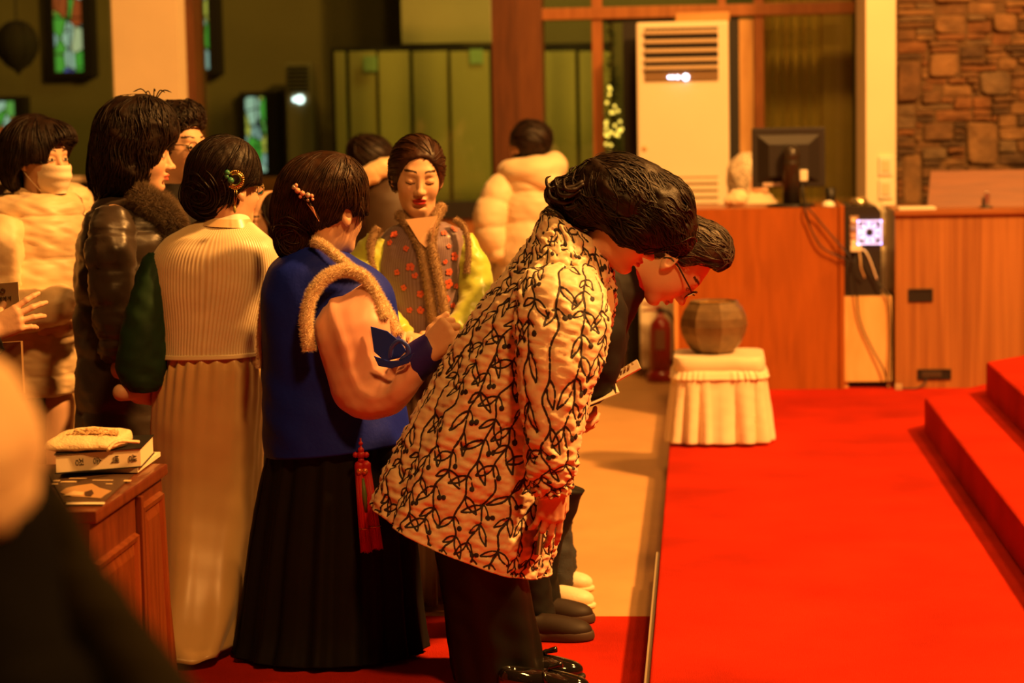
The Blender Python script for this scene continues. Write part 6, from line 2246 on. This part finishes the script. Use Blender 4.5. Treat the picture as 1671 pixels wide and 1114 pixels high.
hr.e(56, 244, Y, 62, 56, .108).e(40, 272, Y, 44, 46, .105).e(88, 226, Y, 34, 28, .085).e(106, 228, Y - .02, 16, 22, .05, 15)
hr.e(114, 262, Y - .06, 34, 36, .14, -10, op=-1, k=.012).e(88, 302, Y, 56, 36, .3, -20, op=-1, k=.012).e(58, 284, Y - .09, 26, 16, .05, -25, op=-1, k=.01)
cr1 = at(62, 190, Y)
hair(p1, hr, .0055, hd, [dict(flow=away(cr1, 1, .6), n=800, length=.17, w=.0024, seed=51, steps=12, lift=.0025, jitter=.1, curl=.1)], warp=lambda P: .004 * wob(P, 14, 3))
R1 = frame(p1h)
g1 = lambda *p: h1 + R1 @ A(*p)
U, Vn = 26, 16
mv = []
for j in range(Vn + 1):
    t = j / Vn
    z = -.018 - .098 * t
    wv = .062 + .012 * math.sin(math.pi * t) - .020 * t
    for i in range(U + 1):
        s_ = (i / U - .5) * 2
        y = s_ * wv
        x = .058 + (.066 + .010 * math.sin(math.pi * min(1, t * 1.3))) * (1 - abs(s_) ** 2.3) ** .75 - .006 * t + .0025 * math.sin(t * 3 * 2 * math.pi)
        mv.append(g1(x, y, z - .01 * s_ * s_ * (t - .3)))
mv2 = [p - R1 @ A(.002, 0, 0) for p in mv]
k = len(mv)
mf = [(j * (U + 1) + i, j * (U + 1) + i + 1, (j + 1) * (U + 1) + i + 1, (j + 1) * (U + 1) + i) for j in range(Vn) for i in range(U)]
mo = MB().add(mv + mv2, mf + [tuple(k + q for q in f)[::-1] for f in mf]).build('face_mask', mk('mask_white', (.88, .72, .52), rough=.7, bump=.1, bscale=200), p1, True)
for sd in (-1, 1):
    for za, zb_2 in ((-.022, -.0), (-.108, -.035)):
        MB().tube(path([g1(.062, sd * .058, za), g1(.03, sd * .074, (za + zb_2) / 2 - .002), g1(-.008, sd * .084, zb_2)], 10), .0017, 5).build('ear_loop', MATS['mask_white'], mo, True)
legs(p1, at(58, 900, Y)[0], Y, .80, mk('trouser_maroon', (.05, .016, .008), rough=.7), shoe_black)

# ------------------------------------------------------------------ 10. person behind the masked woman
Y = 8.35
pa = thing('person', 'dark-haired person in a cream padded coat right behind the masked woman', 'person', foot(at(60, 905, Y)))
Loft([rh(302, 30, 128, Y, .08), rh(322, 0, 146, Y, .14), rh(370, -20, 150, Y, .18), rh(480, -24, 150, Y, .19), rh(600, -24, 148, Y, .19)], 56, 60, puff(5, .015, 3)).build('coat', cream_c, pa)
Loft([rg(45, 290, 142, 306, Y, .09), rg(38, 306, 150, 322, Y, .12), rg(36, 322, 150, 338, Y, .12)], 48, 14, wrinkle(.008, 9, 2)).build('collar', cream_c, pa)
ha = at(58, 240, Y)
body(pa, [head_parts(ha, A(.95, -.2, 0), (0, 0, 1), .98, eyes='open', h=.004, neck=at(66, 312, Y)), core_parts([(at(66, 312, Y), at(60, 600, Y), .05, .09), (at(40, 610, Y), at(40, 890, Y), .07, .045), (at(85, 610, Y), at(85, 890, Y), .07, .045)])])
hr = Hr().e(52, 232, Y, 46, 48, .10).e(40, 260, Y, 36, 40, .09)
hr.e(104, 250, Y, 34, 36, .2, op=-1, k=.012)
hair(pa, hr, .007, hd, [dict(flow=away(at(52, 186, Y), 1, .5), n=160, length=.14, w=.0045, seed=61)])
legs(pa, at(62, 880, Y)[0], Y, .80, trouser, shoe_black)

# ------------------------------------------------------------------ 11. dark-haired figure between the two hanbok women
Y = 8.2
pb = thing('person', 'short dark-haired person glimpsed between the ivory and the blue vests', 'person', foot(at(440, 920, Y)))
Loft([rh(408, 418, 470, Y, .06), rh(425, 400, 488, Y, .10), rh(470, 392, 496, Y, .13), rh(600, 394, 494, Y, .14), rh(680, 390, 498, Y, .15)], 48, 40, wrinkle(.006, 5, 3)).build('coat', jack, pb)
hbp = at(437, 360, Y)
body(pb, [head_parts(hbp, A(-.72, -.65, -.15), (0, 0, 1), .95, eyes='open', h=.0035, neck=at(444, 418, Y)), core_parts([(at(444, 418, Y), at(444, 660, Y), .045, .08), (at(425, 680, Y), at(425, 900, Y), .06, .04), (at(464, 680, Y), at(464, 900, Y), .06, .04)])])
hr = Hr().e(448, 350, Y, 34, 38, .09).e(456, 375, Y, 28, 36, .08)
hr.e(412, 372, Y - .05, 30, 34, .15, op=-1, k=.012)
hair(pb, hr, .006, hd, [dict(flow=away(at(448, 312, Y), 1, .6), n=180, length=.12, w=.004, seed=63)])
legs(pb, at(444, 880, Y)[0], Y, .62, trouser, shoe_black)

# ------------------------------------------------------------------ 12. dark coat with cream hood, behind the mauve vest
Y = 10.5
pe = thing('person', 'person turned away in dark coat with cream hood, behind the mauve-vested woman', 'person', foot(at(630, 745, Y)))
Loft([rh(278, 606, 652, Y, .07), rh(296, 588, 676, Y, .13), rh(330, 580, 692, Y, .18), rh(420, 578, 696, Y, .19), rh(560, 580, 694, Y, .19)], 48, 50, wrinkle(.008, 5, 3)).build('coat', mk('coat_umber', (.060, .035, .018), rough=.6), pe)
sleeve(pe, [at(588, 299, Y - .15), at(604, 284, Y - .16), at(630, 272, Y - .14), at(650, 276, Y - .08)], [.03, .045, .045, .03], cream_c, 'hood', wrinkle(.006, 9, 2))
he_ = at(606, 263, Y)
body(pe, [head_parts(he_, A(.35, .5, -.25), (0, 0, 1), 1.0, h=.005, neck=at(622, 285, Y)), core_parts([(at(622, 285, Y), at(634, 540, Y), .05, .09), (at(620, 560, Y), at(620, 730, Y), .06, .04), (at(650, 560, Y), at(650, 730, Y), .06, .04)])])
hr = Hr().e(602, 256, Y, 38, 37, .115, -15).e(586, 240, Y, 18, 17, .07).e(620, 250, Y, 20, 20, .08)
hr.e(610, 298, Y - .1, 22, 14, .1, op=-1, k=.02)
hair(pe, hr, .008, hd, [dict(flow=lambda P: A(.7, 0, -.5), n=120, length=.10, w=.005, seed=64)])
legs(pe, at(634, 700, Y)[0], Y, .70, trouser, shoe_black)

# ------------------------------------------------------------------ 13. far woman in white puffer coat
Y = 11.5
p8 = thing('person', 'person in a white hooded puffer coat facing away near the wooden post', 'person', foot(at(860, 688, Y)))
white_c = mk('puffer_white', (.86, .68, .44), rough=.55, sheen=.3, var=.03, vscale=6)
Loft([rh(262, 838, 912, Y, .10), rh(280, 820, 920, Y, .15), rh(310, 812, 924, Y, .18), rh(360, 806, 922, Y, .19), rh(430, 806, 920, Y, .20), rh(500, 808, 918, Y, .20), rh(520, 815, 910, Y, .18)], 72, 90, puff(6, .018, 5, .008)).build('coat', white_c, p8)
hdf = Field().el(at(872, 278, Y - .10), (.155, .10, .075), R=rot2(8), k=.05).el(at(835, 276, Y - .04), (.075, .08, .055), R=rot2(15), k=.05).el(at(906, 270, Y - .05), (.06, .07, .07), k=.05).el(at(885, 296, Y - .14), (.10, .05, .045), k=.04)
hdf.el(at(866, 255, Y - .02), (.085, .07, .045), k=.03, op=-1)
V, Q = hdf.surf(.009, lambda P: .006 * wob(P, 8, 3))
mesh('hood', V, Q, white_c, p8)
sleeve(p8, [at(826, 292, Y - .06), at(810, 330, Y - .10), at(800, 370, Y - .12), at(812, 405, Y - .10), at(822, 422, Y - .10)], [.07, .090, .088, .07, .05], white_c, disp=puff(4, .014, 4))
sleeve(p8, [at(908, 292, Y), at(920, 340, Y + .02), at(922, 400, Y)], [.06, .08, .06], white_c, disp=puff(4, .014, 4))
h8 = at(861, 237, Y)
body(p8, [head_parts(h8, A(-.75, .65, 0), (0, 0, 1), .98, h=.0045, neck=at(866, 262, Y)), core_parts([(at(866, 262, Y), at(862, 520, Y), .05, .09), (at(845, 520, Y), at(845, 680, Y), .06, .04), (at(880, 520, Y), at(880, 680, Y), .06, .04)])])
hr = Hr().e(865, 231, Y, 34, 36, .116).e(884, 222, Y, 16, 19, .07, -10).e(868, 240, Y, 24, 22, .09)
hr.e(838, 256, Y - .02, 13, 18, .16, op=-1, k=.02)
hair(p8, hr, .007, hd, [dict(flow=lambda P: A(.8, 0, -.3), n=160, length=.09, w=.004, seed=65)])
Loft([rg(838, 252, 888, 250, Y, .075), rg(832, 266, 900, 262, Y, .09)], 40, 8).build('scarf', jack, p8)
legs(p8, at(862, 640, Y)[0], Y, .55, trouser, shoe_black)

# ------------------------------------------------------------------ 14. veiled person at the desk
Y = 12.75
pv_ = thing('person', 'seated person in white lace veil and white top behind the computer monitor', 'person', foot(at(1228, 520, Y)))
pv_.location.z = 0
Loft([rh(312, 1212, 1250, Y, .07), rh(324, 1196, 1264, Y, .12), rh(345, 1186, 1272, Y, .16), rh(420, 1184, 1274, Y, .17), rh(500, 1176, 1280, Y, .2), rh(620, 1172, 1284, Y, .22)], 56, 50, wrinkle(.006, 6, 3)).build('robe', white_c, pv_)
hv = at(1228, 294, Y)
body(pv_, [head_parts(hv, A(.75, -.6, -.25), (0, 0, 1), .98, h=.0045, neck=at(1230, 322, Y)), core_parts([(at(1230, 318, Y), at(1228, 560, Y), .05, .1)])])
hr = Hr().e(1222, 283, Y, 31, 31, .11)
hr.e(1240, 296, Y - .06, 18, 22, .1, op=-1, k=.012)
hair(pv_, hr, .008, hd)
veil_m = bpy.data.materials.new('veil_lace')
veil_m.use_nodes = True
N, L = veil_m.node_tree.nodes, veil_m.node_tree.links
b = N['Principled BSDF']
b.inputs['Base Color'].default_value = (.86, .72, .52, 1)
b.inputs['Roughness'].default_value = .8
tc, vo_, mr = N.new('ShaderNodeTexCoord'), N.new('ShaderNodeTexVoronoi'), N.new('ShaderNodeMapRange')
vo_.inputs['Scale'].default_value = 70
mr.inputs[1].default_value, mr.inputs[2].default_value, mr.inputs[3].default_value, mr.inputs[4].default_value = .2, .6, .35, .95
L.new(tc.outputs['Object'], vo_.inputs['Vector'])
L.new(vo_.outputs['Distance'], mr.inputs[0])
L.new(mr.outputs[0], b.inputs['Alpha'])
vf = Hr().e(1221, 284, Y, 35, 36, .125).e(1212, 305, Y + .01, 24, 34, .11).e(1206, 328, Y, 20, 16, .11)
vf.e(1243, 300, Y - .08, 19, 34, .12, op=-1, k=.015)
V, Q = vf.surf(.008, lambda P: .004 * wob(P, 14, 2))
mesh('veil', V, Q, veil_m, pv_)
wb = at(1206, 332, CY + .35)
tag(mesh('bag', *Field().el((wb[0] - .0, CY + .30, ZD + .045), (.05, .06, .05), k=.02).el((wb[0] - .04, CY + .3, ZD + .03), (.04, .05, .033), k=.03).bx((wb[0], CY + .3, ZD - .196), (.3, .3, .2), op=-1).surf(.007, lambda P: .008 * wob(P, 16, 2)), white_c, None, True,
         loc=(wb[0], CY + .3, ZD)), 'crumpled pale plastic bag on the orange-red desk beside the monitor', 'bag')

# ------------------------------------------------------------------ 15. arm with leaflet at the left edge
Y = 6.55
pl = thing('person', 'person in black at the left edge, only a hand holding a leaflet showing', 'person', foot(at(-130, 1100, Y)))
Loft([rh(330, -170, -95, Y, .07), rh(355, -215, -70, Y, .13), rh(420, -240, -58, Y, .17), rh(600, -236, -62, Y, .18), rh(760, -232, -60, Y, .19)], 56, 50, wrinkle(.006, 5, 3)).build('coat', jack, pl)
wL = at(-14, 540, Y - .12)
sleeve(pl, [at(-80, 400, Y - .1), at(-92, 500, Y - .14), at(-70, 572, Y - .16), at(-30, 560, Y - .14), at(-2, 548, Y - .12)], [.065, .07, .066, .056, .046], jack, disp=wrinkle(.006, 8, 3))
sleeve(pl, [at(-180, 400, Y + .1), at(-190, 520, Y + .12), at(-182, 620, Y + .1)], [.06, .065, .045], jack)
hL = at(-130, 265, Y)
body(pl, [head_parts(hL, A(.9, .4, -.1), (0, 0, 1), 1.0, h=.004, eyes='open', neck=at(-132, 345, Y)),
          hand_parts(wL, A(.86, .1, .40), A(-.2, -1, .1), 1, curls=[(12, 20, 10), (18, 22, 12), (26, 30, 14), (34, 36, 16)], thumb=(48, 10, 5), spread=9, skin=SKIN),
          hand_parts(at(-182, 628, Y + .1), A(0, 0, -1), A(0, 1, 0), -1, curl=(15, 20, 10)),
          core_parts([(at(-132, 340, Y), at(-140, 740, Y), .055, .1), (at(-80, 405, Y - .1), at(-80, 555, Y - .15), .04, .034), (at(-80, 555, Y - .15), wL, .034, .026), (at(-182, 405, Y + .1), at(-182, 620, Y + .1), .04, .026)])])
def plain_hair(c, fwd):
    R = frame(fwd)
    q = lambda *p: c + R @ A(*p)
    f = Hr()
    f.el(q(-.022, 0, .038), (.108, .094, .100), R=R, k=.02).el(q(-.045, 0, -.03), (.085, .090, .10), R=R, k=.03)
    f.el(q(.085, 0, -.030), (.062, .085, .095), R=R, op=-1, k=.012).el(q(.05, 0, -.10), (.085, .12, .075), R=R, op=-1, k=.012)
    return f


hr = plain_hair(hL, A(.9, .4, -.1))
hair(pl, hr, .007, hd, [dict(flow=away(at(-138, 195, Y), 1, .6), n=160, length=.14, w=.0045, seed=66)])
legs(pl, at(-145, 900, Y)[0], Y, .75, trouser, shoe_black)
lfo = thing('leaflet', 'olive-grey leaflet with a small emblem held at the left edge of the picture', 'leaflet', at(0, 500, Y - .07))
lm = mk('leaflet_grey', (.40, .31, .18), rough=.5)
Q = [at(-48, 508, Y - .06), at(32, 503, Y - .08), at(29, 460, Y - .10), at(-50, 466, Y - .08)]
card('cover', Q, lm, lfo, -.004)
ex1, ey1 = Q[1] - Q[0], Q[3] - Q[0]
n1 = np.cross(ex1, ey1)
n1 /= np.linalg.norm(n1)
M1 = basis(Q[0] + ex1 * .66 + ey1 * .40 + n1 * .0015, ex1, ey1)
text_mesh('모세에게', .0165, ink, lfo, M1)
ec = Q[0] + ex1 * .68 + ey1 * .72 + n1 * .002
MB().tube([ec + .007 * (math.cos(t) * ex1 / np.linalg.norm(ex1) + math.sin(t) * ey1 / np.linalg.norm(ey1)) for t in np.linspace(0, 6.28, 14)], .0016, 5, False).build('emblem', mk('emblem_brown', (.09, .05, .02), rough=.5), lfo, True)
tag(card('paper_bag', [at(-60, 640, Y - .02), at(41, 640, Y - .02), at(37, 556, Y - .02), at(-60, 562, Y - .02)], mk('bag_tan', (.36, .22, .10), rough=.6), None, .02), 'tan paper bag hanging below the leaflet hand at the left edge', 'bag')

# ------------------------------------------------------------------ 16. blurred person close to the camera
Y = 1.9
pf_ = thing('person', 'blurred person close by at the lower left in black with a beige shawl', 'person', foot(at(-260, 1200, Y)))
blk = mk('coat_foreground', (.0025, .002, .0015), rough=.9, spec=.05)
Loft([rg(-420, 560, -150, 590, Y, .10), rg(-460, 640, -60, 690, Y, .16), rg(-470, 760, 60, 800, Y, .20), rg(-470, 900, 110, 920, Y, .20), rg(-470, 1000, 160, 1010, Y, .21), rg(-470, 1130, 235, 1120, Y, .22), rg(-470, 1500, 330, 1500, Y, .24), rg(-470, 2600, 330, 2600, Y, .24)], 64, 80, wrinkle(.006, 5, 2)).build('coat', blk, pf_)
sh_m = mk('shawl_beige', (.62, .42, .22), rough=.85)
Loft([rg(-420, 530, -110, 555, Y - .02, .10), rg(-450, 610, -16, 610, Y - .05, .17), rg(-460, 700, 34, 695, Y - .06, .20), rg(-460, 780, 52, 772, Y - .06, .21), rg(-460, 835, 30, 848, Y - .06, .20), rg(-400, 868, 10, 876, Y - .05, .16)], 64, 50, wrinkle(.008, 6, 2)).build('shawl', sh_m, pf_)
sleeve(pf_, [at(60, 820, Y + .05), at(100, 930, Y + .03), at(150, 1020, Y), at(210, 1120, Y - .02), at(270, 1230, Y - .05)], [.025, .034, .042, .05, .05], mk('sleeve_olive', (.012, .009, .0025), rough=.9, spec=.05), disp=wrinkle(.004, 8, 2))
hF = at(-300, 370, Y)
body(pf_, [head_parts(hF, A(.6, .8, -.1), (0, 0, 1), 1.0, h=.006, eyes='open', neck=at(-290, 560, Y)), hand_parts(at(285, 1260, Y - .05), A(.6, .2, -.5), A(0, -1, .3), 1, curl=(30, 40, 20)), core_parts([(at(-290, 550, Y), at(-200, 1300, Y), .055, .1), (at(-290, 1300, Y), at(-290, 2500, Y), .08, .05), (at(-80, 1300, Y), at(-80, 2500, Y), .08, .05)])])
hair(pf_, plain_hair(hF, A(.6, .8, -.1)), .007, hd, [dict(flow=away(hF + A(0, 0, .15), 1, .6), n=160, length=.14, w=.004, seed=71)])
